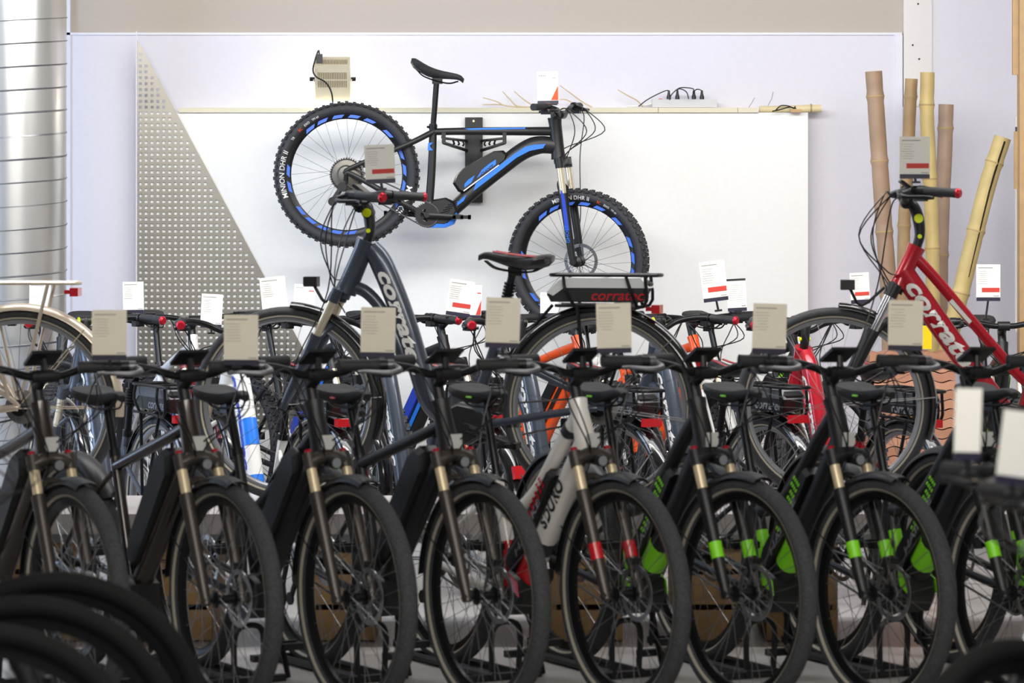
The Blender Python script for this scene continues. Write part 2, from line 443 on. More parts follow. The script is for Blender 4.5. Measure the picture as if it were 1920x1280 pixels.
    for s, lo in ((-1, 0), (1, 1)):
        g0, g1 = (0, .125/LL) if lo == 0 else (1-.125/LL, 1)
        gp = pa.cut(g0, g1, 7)
        gk = P.get('gr', 1.0); MB().sweep(gp, [r_*gk for r_ in ([.0175, .0165, .017, .0165, .017, .0165, .0185] if lo == 0 else [.0185, .0165, .017, .0165, .017, .0165, .0175])], 12, ref=Z).xf(S).build('grip', P.get('gripm', gripm), hb)
        e = gp[0] if lo == 0 else gp[-1]; inn = gp[-1] if lo == 0 else gp[0]; dr = (e-inn).normalized(); ends[s] = (e, inn, dr)
        if P.get('barcap'):
            MB().sweep([e-dr*.002, e+dr*.004, e+dr*.012], [.018, .019, .013], 12, ref=Z).xf(S).build('bar_end_cap', P['barcap'], hb)
        k = inn-dr*.035
        lv = MB(); lv.sweep([k-dr*.014, k+dr*.014], .0175, 10, ref=Z)
        fw = V(1, 0, -.35).normalized()
        lv.sweep(catmull([k+fw*.01-dr*.01, k+fw*.045-dr*.012, k+fw*.062+dr*.03, k+fw*.05+dr*.09, k+fw*.056+dr*.125], 4), [.011, .011, .008, .0055, .006], 8, ref=Z)
        lv.xf(S).build('brake_lever', P.get('leverm', blackm), hb)
        k2 = inn-dr*.01
        sh = MB(); sh.sweep([k2-dr*.018, k2+dr*.008], .019, 10, ref=Z)
        sh.box(k2-dr*.005+V(.005, 0, -.025), (.05, .036, .024)); sh.sweep([k2+V(-.012, 0, -.026), k2+V(-.035, s*-.02, -.024)], .007, 6)
        sh.xf(S).build('shifter', black, hb)
    if P.get('display'):
        d = MB(); R = Matrix.Rotation(math.radians(P.get('dtilt', -32)), 3, 'Y')
        d.box(C+V(-.01, 0, .056), (.08, .1, .010), R); d.sweep([C, C+V(-.006, 0, .054)], [.012, .010], 8)
        dd = d.xf(S).build('display', black, hb, False)
        MB().box(C+V(-.01, 0, .056)+R @ V(0, 0, .0058), (.066, .085, .002), R).xf(S).build('screen', screenm, hb, False)
        MB().sweep([C+V(0, -.045, 0), C+V(0, .045, 0)], .019, 10, ref=Z).xf(S).build('display_clamp', black, hb)
    if P.get('bell'):
        k = ends[P['bell']]; b = k[1]-k[2]*.075
        MB().lathe([(0, .0), (.02, .0), (.022, .012), (.016, .026), (0, .03)], b+Z*.014, 16, 'z').xf(S).build('bell', black, hb)
    # ---- seat
    sd = q['SD']; sp = MB(); sa = (sd-q['ST']).normalized()
    sp.sweep([q['ST']-sa*.03, sd-sa*.04], .0145, 12); sp.box(sd+V(0, 0, -.045), (.05, .03, .03))
    if P.get('boot'):
        L_ = (sd-q['ST']).length
        for k in range(6): sp.sweep([q['ST']+sa*(L_*.42+.012*k), q['ST']+sa*(L_*.42+.012*k+.009)], [.021, .0225], 12)
    spo = sp.build('seat_post', P.get('spm', blackm), root)
    c = MB().sweep([q['ST']-sa*.012, q['ST']+sa*.012], .021, 12); c.sweep([q['ST']+V(-.015, 0, 0), q['ST']+V(-.03, 0, 0)], .006, 6); c.build('seat_clamp', blackm, fo)
    tl = math.radians(P.get('stilt', 0)); s0 = sd
    so = saddle_mb(s0, tl, P.get('sL', .27), P.get('sW', .078)).build('saddle', P.get('sadm', gripm), root)
    rl = MB(); R = Matrix.Translation(s0) @ Matrix.Rotation(-tl, 4, 'Y')
    for s in (-1, 1):
        rl.sweep(catmull([R @ V(.11, s*.012, -.018), R @ V(.06, s*.02, -.042), R @ V(-.05, s*.022, -.042), R @ V(-.10, s*.03, -.018)], 4), .0036, 6)
    rl.build('saddle_rails', blackm, so)
    if P.get('sadstripe'):
        for s in (-1, 1):
            pts = [V(.08-.19*i/8, s*(.027+.036*max(0, (i-2)/6)**1.3), .019-.004*math.sin(i/8*3)) for i in range(9)]
            MB().sweep(pts, (.0035, .008), 6).xf(R).build('saddle_stripe', P['sadstripe'], so)
    if P.get('sadtag'):
        MB().box(R @ V(-.02, -.048, -.012), (.032, .004, .006)).build('saddle_tag', P['sadtag'], so, False)
    # ---- drive
    bb = q['BB']
    if P.get('motor', True):
        k = P.get('motork', 1.0)
        poly = P.get('motorpoly') or [(bb.x+x*k, bb.z+z*k) for x, z in ((-.06, -.03), (-.065, .03), (-.03, .07), (.04, .085), (.10, .06), (.115, .0), (.08, -.055), (.0, -.065))]
        mo = MB().prism(poly, -.052, .052, .012).build('motor', P.get('motorm', black), root)
        if P.get('motoracc'):
            for s in (-1, 1):
                MB().prism([(bb.x+x, bb.z+z) for x, z in ((-.02, .05), (.05, .075), (.1, .05), (.11, .005), (.06, .03), (.0, .03))], s*.0525, s*.056).build('motor_cover', P['motoracc'], mo, False)
    cr = P.get('ring', .068); ch = MB(); y = -.05
    ch.lathe([(cr*.55, y), (cr, y), (cr, y-.003), (cr*.55, y-.003)], bb, 36)
    for i in range(5):
        g = 2*math.pi*i/5; ch.sweep([bb+V(0, y, 0), bb+V(cr*.7*math.cos(g), y, cr*.7*math.sin(g))], (.007, .003), 4, ref=Y)
    for i in range(36):
        g = 2*math.pi*i/36; Q = Matrix.Rotation(-g, 3, 'Y'); ch.box(bb+Q @ V(cr+.002, y-.0015, 0), (.006, .0025, .005), Q)
    cs = ch.build('crankset', black, root)
    ca = math.radians(P.get('crank', 20))
    for s in (-1, 1):
        g = ca if s < 0 else ca+math.pi; d = V(math.cos(g), 0, math.sin(g)); p0 = bb+V(0, s*.068, 0); p1 = p0+d*.17+Y*s*.008
        am = MB().sweep([p0-d*.014, p0, p1, p1+d*.012], [(.012, .007), (.017, .009), (.012, .007), (.009, .005)], 8, ref=Y)
        am.sweep([bb+V(0, s*.04, 0), p0+Y*s*.01], .013, 10); am.build('crank_arm', black, cs)
        pe = p1+Y*s*.055; pd = MB()
        pd.sweep([p1, p1+Y*s*.1], .008, 8)
        for e in (-1, 1): pd.box(pe+V(e*.036, 0, 0), (.014, .09, .022))
        for e in (-1, 1): pd.box(pe+V(0, e*.04, 0), (.086, .01, .016))
        pd.build('pedal', black, cs)
    if P.get('chain', True):
        co = MB(); rr = P.get('cas', .062)*.62; R2 = q['RH']; pts = []
        yy = -.046
        dirv = (bb-R2); L2 = dirv.length; th0 = math.atan2(dirv.z, dirv.x); be = math.asin((cr-rr)/L2)
        for i in range(9):
            g = th0+math.pi/2+be+(math.pi-2*be)*i/8; pts.append(R2+V(rr*math.cos(g), yy, rr*math.sin(g)))
        for i in range(13):
            g = th0-math.pi/2-be+(math.pi+2*be)*i/12; pts.append(bb+V(cr*math.cos(g), yy-.006, cr*math.sin(g)))
        co.sweep(pts, (.004, .0035), 6, closed=True, ref=Y); co.build('chain', P.get('chainm', mat('chain_steel', rgb(90, 88, 86), .45, .5)), root)
        de = MB(); d0 = R2+V(0, -.055, -.03); d1 = R2+V(*P.get('der', (-.06, -.055, -.13)))
        de.sweep([R2+V(0, -.06, 0), d0], .012, 8); de.sweep([d0, d1], (.014, .006), 8, ref=Y)
        for d in (d0.lerp(d1, .3), d1): de.lathe([(0, -.006), (.022, -.006), (.022, .002), (0, .002)], d, 14)
        de.build('derailleur', black, root)
    # ---- battery
    if P.get('batt'):
        b = P['batt']; bo = MB().prism(b['poly'], -b['hw'], b['hw'], b.get('inset', .014)).build('battery', b.get('mat', black), root)
        for (poly, y, mt, pn) in b.get('decals', []):
            MB().prism(poly, y, y+math.copysign(.0025, y)).build(pn, mt, bo, False)
        for (s, pts, d0, ln, hg, y, upd, mt, shear, bold) in b.get('texts', []):
            text_path(s, [V(x, 0, z) for x, z in pts], d0, ln, hg, y, upd, 0, shear, bold).build('lettering', mt, bo, False)
        if b.get('dots'):
            (x0, z0), (x1, z1), mt = b['dots']; m = MB(); ux = V(x1-x0, 0, z1-z0); ln = ux.length; ux.normalize(); nx = V(-ux.z, 0, ux.x)
            ro = Matrix((ux, Y, nx)).transposed()
            for i in range(9):
                for j in range(4):
                    if j > 1+i*.3: continue
                    m.box(V(x0, 0, z0)+ux*ln*i/8+nx*.0115*j+Y*-(b['hw']+.001), (.011, .003, .005), ro)
            m.build('green_print' if mt is green else 'red_print', mt, bo, False)
    # ---- fittings
    R = P['R']
    if P.get('guard'):
        gm = P.get('guardm', blackg); fr, re = P['guard']
        if fr:
            g = MB().arc(q['FH'], R+.018, fr[0], fr[1], tw/2+.009, .02)
            go = g.xf(S).build('front_mudguard', gm, root)
            if P.get('flap'): MB().arc(q['FH'], R+.020, fr[0]-1, fr[0]+20, tw/2+.012, .022).xf(S).build('mudguard_flap', P['flap'], go)
            sy = MB()
            for s in (-1, 1):
                g2 = math.radians(fr[1]-25); sy.sweep([q['FH']+V(0, s*.06, .0), q['FH']+V((R+.01)*math.cos(g2), s*(tw/2+.008), (R+.01)*math.sin(g2))], .0022, 6)
            sy.xf(S).build('mudguard_stay', P.get('staym', blackm), go)
        if re:
            g = MB().arc(q['RH'], R+.018, re[0], re[1], tw/2+.010, .022, n=40); go = g.build('rear_mudguard', gm, root); sy = MB()
            for s in (-1, 1):
                for g2 in (math.radians(re[1]-55), math.radians(re[1]-5)):
                    sy.sweep([q['RH']+V(0, s*.065, .0), q['RH']+V((R+.012)*math.cos(g2), s*(tw/2+.010), (R+.012)*math.sin(g2))], .0024, 6)
            sy.build('mudguard_stay', P.get('staym', blackm), go)
    if P.get('rack'):
        rk = P['rack']; z = rk.get('z', .80); x0, x1 = rk.get('x', (-.27, -.66)); rm = rk.get('mat', blackm); hw = rk.get('hw', .06); r = MB()
        loop = catmull([V(x0, -hw*.6, z), V(x0-.03, -hw, z), V((x0+x1)/2, -hw, z), V(x1+.03, -hw, z), V(x1, -hw*.5, z), V(x1, hw*.5, z), V(x1+.03, hw, z), V((x0+x1)/2, hw, z), V(x0-.03, hw, z), V(x0, hw*.6, z)], 4)
        r.sweep(loop, .0065, 8, closed=True, ref=Z)
        for xx in (x0-.05, (x0+x1)/2, x1+.07): r.sweep([V(xx, -hw, z), V(xx, hw, z)], .005, 8, ref=Z)
        for s in (-1, 1):
            zl = rk.get('zl')
            if zl:
                r.sweep(catmull([V(x0-.02, s*hw, zl+.0), V((x0+x1)/2, s*hw*.95, zl), V(x1+.05, s*hw, zl), V(x1+.045, s*hw, z)], 4), .0062, 8)
                r.sweep(catmull([V(x0-.05, s*hw, z), V(x0-.06, s*(hw+.012), (z+zl)/2), V(x0-.09, s*hw, zl)], 3), .006, 8)
                r.sweep(catmull([V((x0+x1)/2-.08, s*hw, z), V((x0+x1)/2-.1, s*(hw+.012), (z+zl)/2), V((x0+x1)/2-.12, s*hw, zl)], 3), .006, 8)
            zz = zl or z
            r.sweep([V(x0-.10, s*hw, zz), q['RH']+V(.03, s*.07, .03)], .0068, 8)
            r.sweep([V(x1+.10, s*hw, zz), q['RH']+V(-.01, s*.07, .03)], .0068, 8)
        r.sweep([V(x0, 0, zl if rk.get('zl') else z), V(K['ST'][0]-.0, 0, K['ST'][1]-.12)], .006, 8)
        ro = r.build('rear_rack', rm, root)
        if rk.get('batt'):
            zl = rk['zl']; poly = [(x0-.0, zl+.012), (x0+.015, zl+.04), (x0-.03, z-.02), (x0-.07, z-.012), (x1+.06, z-.012), (x1+.03, z-.03), (x1+.06, zl+.012)]
            bo = MB().prism(poly, -hw+.012, hw-.012, .012).build('rack_battery', black, root)
            MB().prism([(x0+.013, zl+.045), (x0-.03, z-.018), (x0-.07, z-.009), (x1+.06, z-.009), (x1+.03, z-.045), (x0-.05, z-.045), (x0-.01, zl+.034)], -hw+.009, hw-.009, .004).build('battery_lid', P.get('lidm', mat('battery_lid_grey', rgb(228, 230, 232), .4)), bo)
            mid = (zl+z)/2-.018
            for s in (1, -1):
                pts = [V(x0-.15, 0, mid-.002), V(x1+.03, 0, mid-.002)] if s > 0 else [V(x1+.05, 0, mid), V(x0-.12, 0, mid)]
                text_path(rk.get('t1', 'corratec'), pts, .0, .19, .030, s*(hw-.0105), -1 if s > 0 else 1, 0.0, .25, .012).build('lettering', rk.get('tm', redp), bo, False)
        tl = MB(); zt_ = (rk.get('zl') or z-.02)-.012; tl.box(V(x1+.012, 0, zt_), (.03, .075, .03)); tl.box(V(x1+.035, 0, zt_), (.03, .04, .014)); tl.build('tail_light', redp, root)
        MB().box(q['RH']+V(-(R+.035), 0, .0)+V(.03, 0, .16), (.016, .05, .05), Matrix.Rotation(.3, 3, 'Y')).build('rear_reflector', redp, root)
    if P.get('lamp'):
        lp = q['HB']+V(*P.get('lampo', (.075, 0, -.02))); l = MB()
        l.sweep([lp+V(-.03, 0, 0), lp+V(-.015, 0, 0), lp+V(.012, 0, 0), lp+V(.016, 0, 0)], [.010, .017, .020, .018], 14); l.sweep([q['HB']+V(.02, 0, -.03), lp+V(-.01, 0, -.012)], .005, 6)
        lo = l.xf(S).build('headlight', black, root)
        MB().sweep([lp+V(.0165, 0, 0), lp+V(.018, 0, 0)], .0155, 14).xf(S).build('lamp_glass', ledm, lo)
    if P.get('boxlamp'):
        lp = q['FH']+V(*P['boxlamp']); l = MB(); l.box(lp, (.05, .045, .036)); l.sweep(catmull([lp+V(-.01, 0, -.015), lp+V(-.05, 0, -.075), crown+fwd*.03], 3), .006, 6)
        lo = l.build('headlight', black, root, False); MB().box(lp+V(.026, 0, 0), (.003, .036, .028)).build('lamp_glass', ledm, lo, False)
    if P.get('kick', True):
        k = q['RH']+V(.10, .075, -.06) if P.get('rack') else bb+V(-.04, .07, -.02)
        e = V(k.x-.06, .16, P.get('kz', .006))
        m = MB().sweep([k, e], [.011, .009], 8); m.box(k+V(.0, -.01, .012), (.05, .04, .03)); m.build('kickstand', blackm, root)
    # ---- cables
    cb = MB(); hp = q['HB']+V(.02, 0, .07)
    for s, sp_, dn in ((-1, .14, .16), (1, .11, .12), (-1, .08, .22), (1, .16, .05)):
        e = ends[s]; k = e[1]-e[2]*.05+V(.045, 0, -.02); big = P.get('cab', 1.0)
        mid = k.lerp(hp, .5)+V(sp_*big, s*.02, -.02*big)
        cb.sweep(catmull([k, k+V(.03*big, -s*.05, .005), mid, hp+V(.03, s*.02, -dn*.3), hp+V(-.01, s*.022, -dn*.7)], 6), P.get('cabr', .0026), 6, ref=Z)
    e = ends[1]; k = e[1]-e[2]*.05+V(.045, 0, -.02)
    cb.sweep(catmull([k, k+V(.03, -.06, -.05), q['HB']+V(.03+.06*big, .06, .0), q['FH'].lerp(q['HB'], .45)+V(.03, .085, 0), q['FH']+V(-.03, .075, .09)], 6), .0026, 6, ref=Z)
    cb.xf(S).build('cables', black, root)
    if P.get('refl'):
        MB().box(q['HB']+V(.034, 0, .04), (.008, .042, .044)).build('front_reflector', mat('white_reflector', rgb(196, 196, 192), .3), root, False)
    return root

# ------------------------------------------------------------------ the setting
WD = 16.6; WS = F/WD
def wx(px, d=WD): return (px-960.0)*d/F
def wz(py, d=WD): return H-(py-YH)*d/F
m_floor = mat('grey_floor', rgb(172, 168, 166), 0.32, noise=0.08, scale=3, bump=0.05)
m_wall = mat('lavender_white_wall', rgb(221, 219, 229), 0.6)
m_wall2 = mat('warm_grey_upper_wall', rgb(186, 177, 166), 0.7)
m_panel = mat('white_laminate_panel', rgb(242, 242, 240), 0.3)
m_trim = mat('white_trim', rgb(226, 226, 236), 0.5)
m_ceil = mat('white_ceiling', rgb(200, 198, 194), 0.8)
m_rail = mat('cream_wood_rail', rgb(222, 215, 190), 0.5)
def slab(name, x0, x1, y0, y1, z0, z1, m):
    return struct(MB().box(((x0+x1)/2, (y0+y1)/2, (z0+z1)/2), (x1-x0, y1-y0, z1-z0)).build(name, m, None, False))
slab('floor', -5.5, 5.5, 3.0, WD+.3, -.1, 0, m_floor)
zt = wz(66)
slab('wall_back', -5.5, 5.5, WD, WD+.2, 0, 3.6, m_wall2)
slab('wall_back_panel', wx(133), wx(1677), WD-.02, WD, 0, zt, m_wall)
slab('wall_back_right', wx(1746), 5.5, WD-.02, WD, 0, 3.6, m_wall)
slab('trim_1', wx(122), wx(1690), WD-.03, WD, zt, zt+.012, m_trim)
slab('trim_2', wx(122), wx(133), WD-.03, WD, 0, 3.6, m_trim)
slab('trim_3', wx(1677), wx(1691), WD-.03, WD, 0, zt, m_trim)
o = slab('trim_4', wx(1693), wx(1746), WD-.03, WD, wz(200), 3.6, mat('pale_board', rgb(226, 222, 220), .6))
o2 = slab('trim_5', wx(1691), wx(1746), WD-.02, WD, 0, wz(200), m_wall)
for px, py in ((1720, 8), (1710, 85), (1722, 111)):
    MB().lathe([(0, -.002), (.005, -.002), (.005, 0), (0, 0)], (wx(px), WD-.03, wz(py)), 10).build('screw_hole', inkd, o)
slab('ceiling', -5.5, 5.5, 3.0, WD+.2, 3.6, 3.7, m_ceil)
slab('wall_left', -5.6, -5.5, 9.0, 13.4, 0, 3.6, m_ceil)
slab('wall_right', 5.5, 5.6, 3.0, WD+.2, 0, 3.6, m_ceil)

# white display panel with its top rail
PD = 16.46
pn = empty('display_panel', (wx(920, PD), PD, 0)); tag(pn, 'big white display panel behind the hanging mountain bike', 'panel')
def loc(mb, root): return mb.xf(Matrix.Translation(-Vector(root.location)))
pz = wz(211, PD)
b = MB().box(((wx(262, PD)+wx(1515, PD))/2, PD+.06, pz/2), (wx(1515, PD)-wx(262, PD), .118, pz)); loc(b, pn).build('board', m_panel, pn, False)
for a, c_ in ((335, 1234), (1234, 1383), (1383, 1422)):
    b = MB().box(((wx(a, PD)+wx(c_, PD))/2, PD+.05, pz+.012), (wx(c_, PD)-wx(a, PD)-.002, .13, .024)); loc(b, pn).build('top_rail', m_rail, pn, False)
TZ = pz+.025     # top of the rail
# perforated sheet: real square holes, cut along its slanting edge
sheetm = mat('galvanised_sheet', rgb(160, 156, 147), 0.36, 0.92, noise=0.08, scale=8)
SD_ = 16.455; ss = F/SD_; cell = 11.05/ss; hole = 5.6/ss
sx0 = wx(257.5, SD_); ztop = wz(74, SD_); zlow = wz(800, SD_); slope = (480-257)/(490-74.0)
sh = MB(); yv = 0.0015; nrow = int((ztop-zlow)/cell)
for r in range(nrow+1):
    z1 = ztop-r*cell; z0 = z1-cell; xe1 = (ztop-z1)*slope; xe0 = (ztop-z0)*slope; cidx = 0
    while True:
        x0 = cidx*cell; x1 = x0+cell
        if x0 >= xe0: break
        if x1 <= xe1:
            a = (cell-hole)/2; q = [(x0, z0), (x1, z0), (x1, z1), (x0, z1)]; h_ = [(x0+a, z0+a), (x1-a, z0+a), (x1-a, z1-a), (x0+a, z1-a)]
            vs = [V(sx0+x, SD_+y, z) for y in (-yv, yv) for x, z in q+h_]; fs = []
            for j in range(4):
                k = (j+1) % 4
                fs += [(j, k, 4+k, 4+j), (8+k, 8+j, 12+j, 12+k), (4+j, 4+k, 12+k, 12+j)]
            sh.add(vs, fs)
        else:
            poly = [(x0, z0), (min(x1, xe0), z0)]
            if x1 < xe0: poly.append((x1, ztop-x1/slope))
            if xe1 > x0: poly += [(min(x1, xe1), z1), (x0, z1)]
            else: poly.append((x0, ztop-x0/slope))
            sh.add([V(sx0+x, SD_-yv, z) for x, z in poly]+[V(sx0+x, SD_+yv, z) for x, z in poly],
                   [tuple(range(len(poly))), tuple(len(poly)+j for j in reversed(range(len(poly))))])
        cidx += 1
shr = empty('perforated_sheet', (sx0, SD_, zlow)); tag(shr, 'triangular perforated grey metal sheet on the wall left of the hanging bike', 'metal sheet')
def raw(mb, name, m, par):   # no normal recalculation needed for open sheets
    return loc(mb, par).build(name, m, par, False)
raw(sh, 'sheet', sheetm, shr)
e = MB().box((sx0-.003, SD_-.006, (ztop+zlow)/2+.02), (.006, .009, ztop-zlow+.04)); raw(e, 'edge_strip', m_trim, shr)
raw(MB().box((sx0+.1, SD_-.008, zlow/2), (.03, .02, zlow)), 'support_post', sheetm, shr)
raw(MB().box((sx0+.7, SD_-.008, zlow/2), (.03, .02, zlow)), 'support_post', sheetm, shr)

# spiral duct
ductm = mat('galvanised_duct', rgb(216, 215, 212), 0.28, 0.85, noise=0.06, scale=6)
DD = 15.9; dR = .255; dx = wx(124, DD)-dR
du = empty('ventilation_duct', (dx, DD, 0)); tag(du, 'big vertical spiral-seamed silver ventilation duct at the left edge', 'duct')
loc(MB().lathe([(dR, 0), (dR, 3.6)], (dx, DD, 0), 96, 'z', False), du).build('pipe', ductm, du)
pitch = 43.0*DD/F*1.0; turns = int(3.6/pitch)
pts = [V(dx+dR*math.cos(t*2*math.pi/48), DD+dR*math.sin(t*2*math.pi/48), pitch*t/48) for t in range(turns*48)]
loc(MB().sweep(pts, (.0035, .006), 4, ref=Z), du).build('spiral_seam', mat('duct_seam', rgb(150, 150, 152), .35, .8), du)

# platform for the bikes in the middle
PH = .46; stage_m = mat('stage_top', rgb(190, 184, 182), .35, noise=.1, scale=4)
st = empty('bike_platform', (0, 12.0, 0)); tag(st, 'long low grey platform on wooden crates behind the front row of bikes', 'platform')
loc(MB().box((0, 11.97, PH-.035), (6.6, .70, .07)), st).build('deck', stage_m, st, False)
loc(MB().box((0, 11.63, PH-.085), (6.6, .03, .03)), st).build('metal_edge', steel, st, False)
for px in (90, 335, 640, 1100, 1330, 1500, 2030):
    x = wx(px, 11.8); c_ = MB(); hz = PH-.07
    for k in range(3): c_.box((x, 11.72, .06+k*.125), (.25, .016, .105)); c_.box((x, 12.26, .06+k*.125), (.25, .016, .105))
    for sx in (-.116, .116): c_.box((x+sx, 11.99, hz/2), (.018, .52, hz))
    loc(c_, st).build('wooden_crate', mat('crate_wood', rgb(166, 132, 88), .7, noise=.25, scale=14), st, False)

# right-hand wooden post and what hangs by it
pd_ = 15.4
po = empty('wooden_post', (wx(1928, pd_), pd_, 0)); tag(po, 'tan wooden post with boards at the right edge by the bamboo', 'post')
loc(MB().box((wx(1935, pd_), pd_, 1.8), (wx(1960, pd_)-wx(1909, pd_), .08, 3.6)), po).build('upright', wood, po, False)
loc(MB().box((wx(1904.5, pd_), pd_+.02, wz(-60, pd_)-.0), (wx(1910, pd_)-wx(1900, pd_), .03, wz(-260, pd_)-wz(140, pd_))), po).build('board', wood, po, False)
loc(MB().box((wx(1907, pd_), pd_+.03, wz(300, pd_)), (wx(1913, pd_)-wx(1906, pd_), .02, wz(250, pd_)-wz(358, pd_))), po).build('board', wood, po, False)
sg = empty('wall_sign', (wx(1925, 16.2), 16.2, wz(420, 16.2))); tag(sg, 'white sign with dark top edge half hidden behind the wooden post', 'sign')
loc(MB().box((wx(1950, 16.2), 16.2, wz(420, 16.2)), (wx(1997, 16.2)-wx(1903, 16.2), .02, wz(238, 16.2)-wz(640, 16.2))), sg).build('board', white, sg, False)
loc(MB().box((wx(1950, 16.2), 16.188, wz(244, 16.2)), (wx(1997, 16.2)-wx(1903, 16.2), .006, wz(238, 16.2)-wz(250, 16.2))), sg).build('header', mat('slate', rgb(60, 66, 82), .5), sg, False)
loc(MB().box((wx(1950, 16.2), 16.23, wz(440, 16.2)/2+.3), (.04, .03, wz(440, 16.2)+.6)), sg).build('stand', wood, sg, False)

# bamboo poles
def bamboo(pts, d, r, col, label, slit=False, dd=0.0):
    p = [P3(x, y, d+dd*i/(len(pts)-1)) for i, (x, y) in enumerate(pts)]
    p = catmull(p, 8); base = p[-1]
    root = empty('bamboo_pole', (base.x, base.y, 0)); tag(root, label, 'bamboo pole', 'bamboo poles leaning by the right wall')
    m_ = mat('bamboo_'+str(int(col[0]*1000)), col, .5, noise=.3, scale=9, bump=.1)
    pa = Path(p); L = pa.L[-1]; n = 60; rr = []; node = random.uniform(.08, .2); pos = []
    while node < L: pos.append(node); node += random.uniform(.3, .36)
    q = [pa.at(L*i/(n*2))[0] for i in range(n*2+1)]
    for i in range(n*2+1):
        dist = min([abs(L*i/(n*2)-k) for k in pos] or [1]); rr.append(r*(1+.10*math.exp(-(dist/.012)**2)-.03*math.exp(-((dist-.03)/.015)**2)))
    loc(MB().sweep(q, rr, 16, ref=X, caps=False), root).build('culm', m_, root)
    t = (q[1]-q[0]).normalized()
    loc(MB().sweep([q[0]-t*.001, q[0]+t*.012, q[0]+t*.012001, q[0]-t*.001], [r*.99, r*.99, r*.78, r*.78], 16, ref=X, closed=False, caps=False), root).build('cut_end', mat('bamboo_inside', rgb(196, 176, 128), .7), root)
    loc(MB().sweep([q[1]+t*.03, q[1]+t*.034], r*.9, 16, ref=X), root).build('inner_wall', mat('bamboo_hollow', rgb(96, 82, 56), .8), root)
    if pos:
        for k in pos:
            c0, t0 = pa.at(k); loc(MB().sweep([c0-t0*.004, c0, c0+t0*.004], [r*1.085, r*1.115, r*1.085], 16, ref=X, caps=False), root).build('node_ring', mat('bamboo_node', rgb(176, 150, 104), .6), root)
    if slit:
        sp_ = [pa.at(L*.01+L*.35*i/8)[0]+V(.01+.004*i/8, -r*.97, 0) for i in range(9)]
        loc(MB().sweep(sp_, [.0045, .005, .004, .003, .002], 5, ref=X), root).build('split', mat('dark_split', rgb(30, 24, 18), .9), root, False)
bamboo([(1638, 134), (1643, 210), (1649, 300), (1657, 420), (1668, 600), (1672, 980)], 15.9, .0405, rgb(160, 132, 108), 'thick brownish bamboo pole, leftmost of the bamboo poles')
bamboo([(1709, 148), (1704, 250), (1699, 360), (1694, 480), (1690, 980)], 16.2, .031, rgb(172, 142, 102), 'thin short brown bamboo pole behind the red-banded price card')
bamboo([(1739, 136), (1738, 220), (1743, 320), (1748, 450), (1750, 640), (1752, 980)], 16.0, .0345, rgb(196, 174, 116), 'tall straight yellow bamboo pole, second tallest beside the brown one')
bamboo([(1774, 196), (1771, 290), (1766, 400), (1763, 560), (1762, 990)], 16.15, .037, rgb(168, 142, 122), 'pale brown bamboo pole, right of the tall yellow one')
bamboo([(1880, 258), (1852, 345), (1828, 440), (1806, 530), (1768, 690), (1710, 990)], 15.7, .041, rgb(196, 178, 128), 'split yellow bamboo pole leaning right with a long dark crack', True)

# stack of clay roof tiles
for i in range(19):
    zc = .012+i*.0435; d0 = 15.35; x0 = wx(1632, d0); x1 = wx(1792, d0); rx = random.uniform(-.003, .003); t = MB(); vs = []; fs = []; n = 33
    for j in range(n):
        u = j/(n-1); zz = .0055*math.sin(u*math.pi*2*4.5)
        for y in (0, .3):
            for dz in (0, .0385): vs.append(V(x0+rx+(x1-x0)*u, d0+y, zc+zz+dz))
    for j in range(n-1):
        a = j*4; c_ = a+4; fs += [(a, c_, c_+1, a+1), (a+2, a+3, c_+3, c_+2), (a, a+2, c_+2, c_), (a+1, c_+1, c_+3, a+3)]
    fs += [(0, 1, 3, 2), ((n-1)*4, (n-1)*4+2, (n-1)*4+3, (n-1)*4+1)]; t.add(vs, fs)
    o = t.build('roof_tile', mat('terracotta_%d' % (i % 2), rgb(206, 150, 122) if i % 2 else rgb(190, 136, 108), .8, noise=.15, scale=12), None, True)
    tag(o, 'wavy terracotta roof tile in the stack behind the red bike\'s front wheel', 'roof tile', 'stacked terracotta roof tiles')
ys = MB().box(V(wx(1737, 15.5), 15.5, 19*.0435+.018+.085), (.045, .03, .16)); ys.lathe([(.0, .06), (.014, .06), (.014, .09), (0, .09)], V(wx(1737, 15.5), 15.5, 19*.0435+.11), 12, 'z')  # yellow plastic tag, shaped as a small box with a neck
o = ys.build('yellow_tag', mat('yellow_tag_plastic', rgb(240, 214, 20), .35), None, False); tag(o, 'small yellow plastic tag standing on the roof tiles', 'tag')

# things on the panel's rail
fl = empty('floodlight', P3(624, 205, 16.42)); tag(fl, 'beige ventilated floodlight box above the rear wheel of the hanging bike', 'floodlight')
beige = mat('beige_enamel', rgb(222, 212, 184), .45, .2, noise=.1, scale=12)
fw_, fd_ = 65/379.0, .1
fc = P3(624, 149, 16.42); R = Matrix.Rotation(math.radians(28), 3, 'X')
hd = MB().box(fc, (fw_, fd_, .2), R); loc(hd, fl).build('housing', beige, fl, False)
slot = mat('dark_slots', rgb(120, 108, 80), .8)
for row, (z0, hh) in enumerate(((.045, .036), (.0, .036))):
    sl = MB()
    for i in range(17): sl.box(fc+R @ V(-fw_*.40+fw_*.80*i/16, -fd_/2-.0005, z0), (.0035, .003, hh), R)
    loc(sl, fl).build('vent_slots', slot, fl, False)
sl = MB()
for i in range(17): sl.box(fc+R @ V(-fw_*.28+fw_*.7*i/16, -.01, .1005), (.003, .05, .003), R)
loc(sl, fl).build('vent_slots', slot, fl, False)
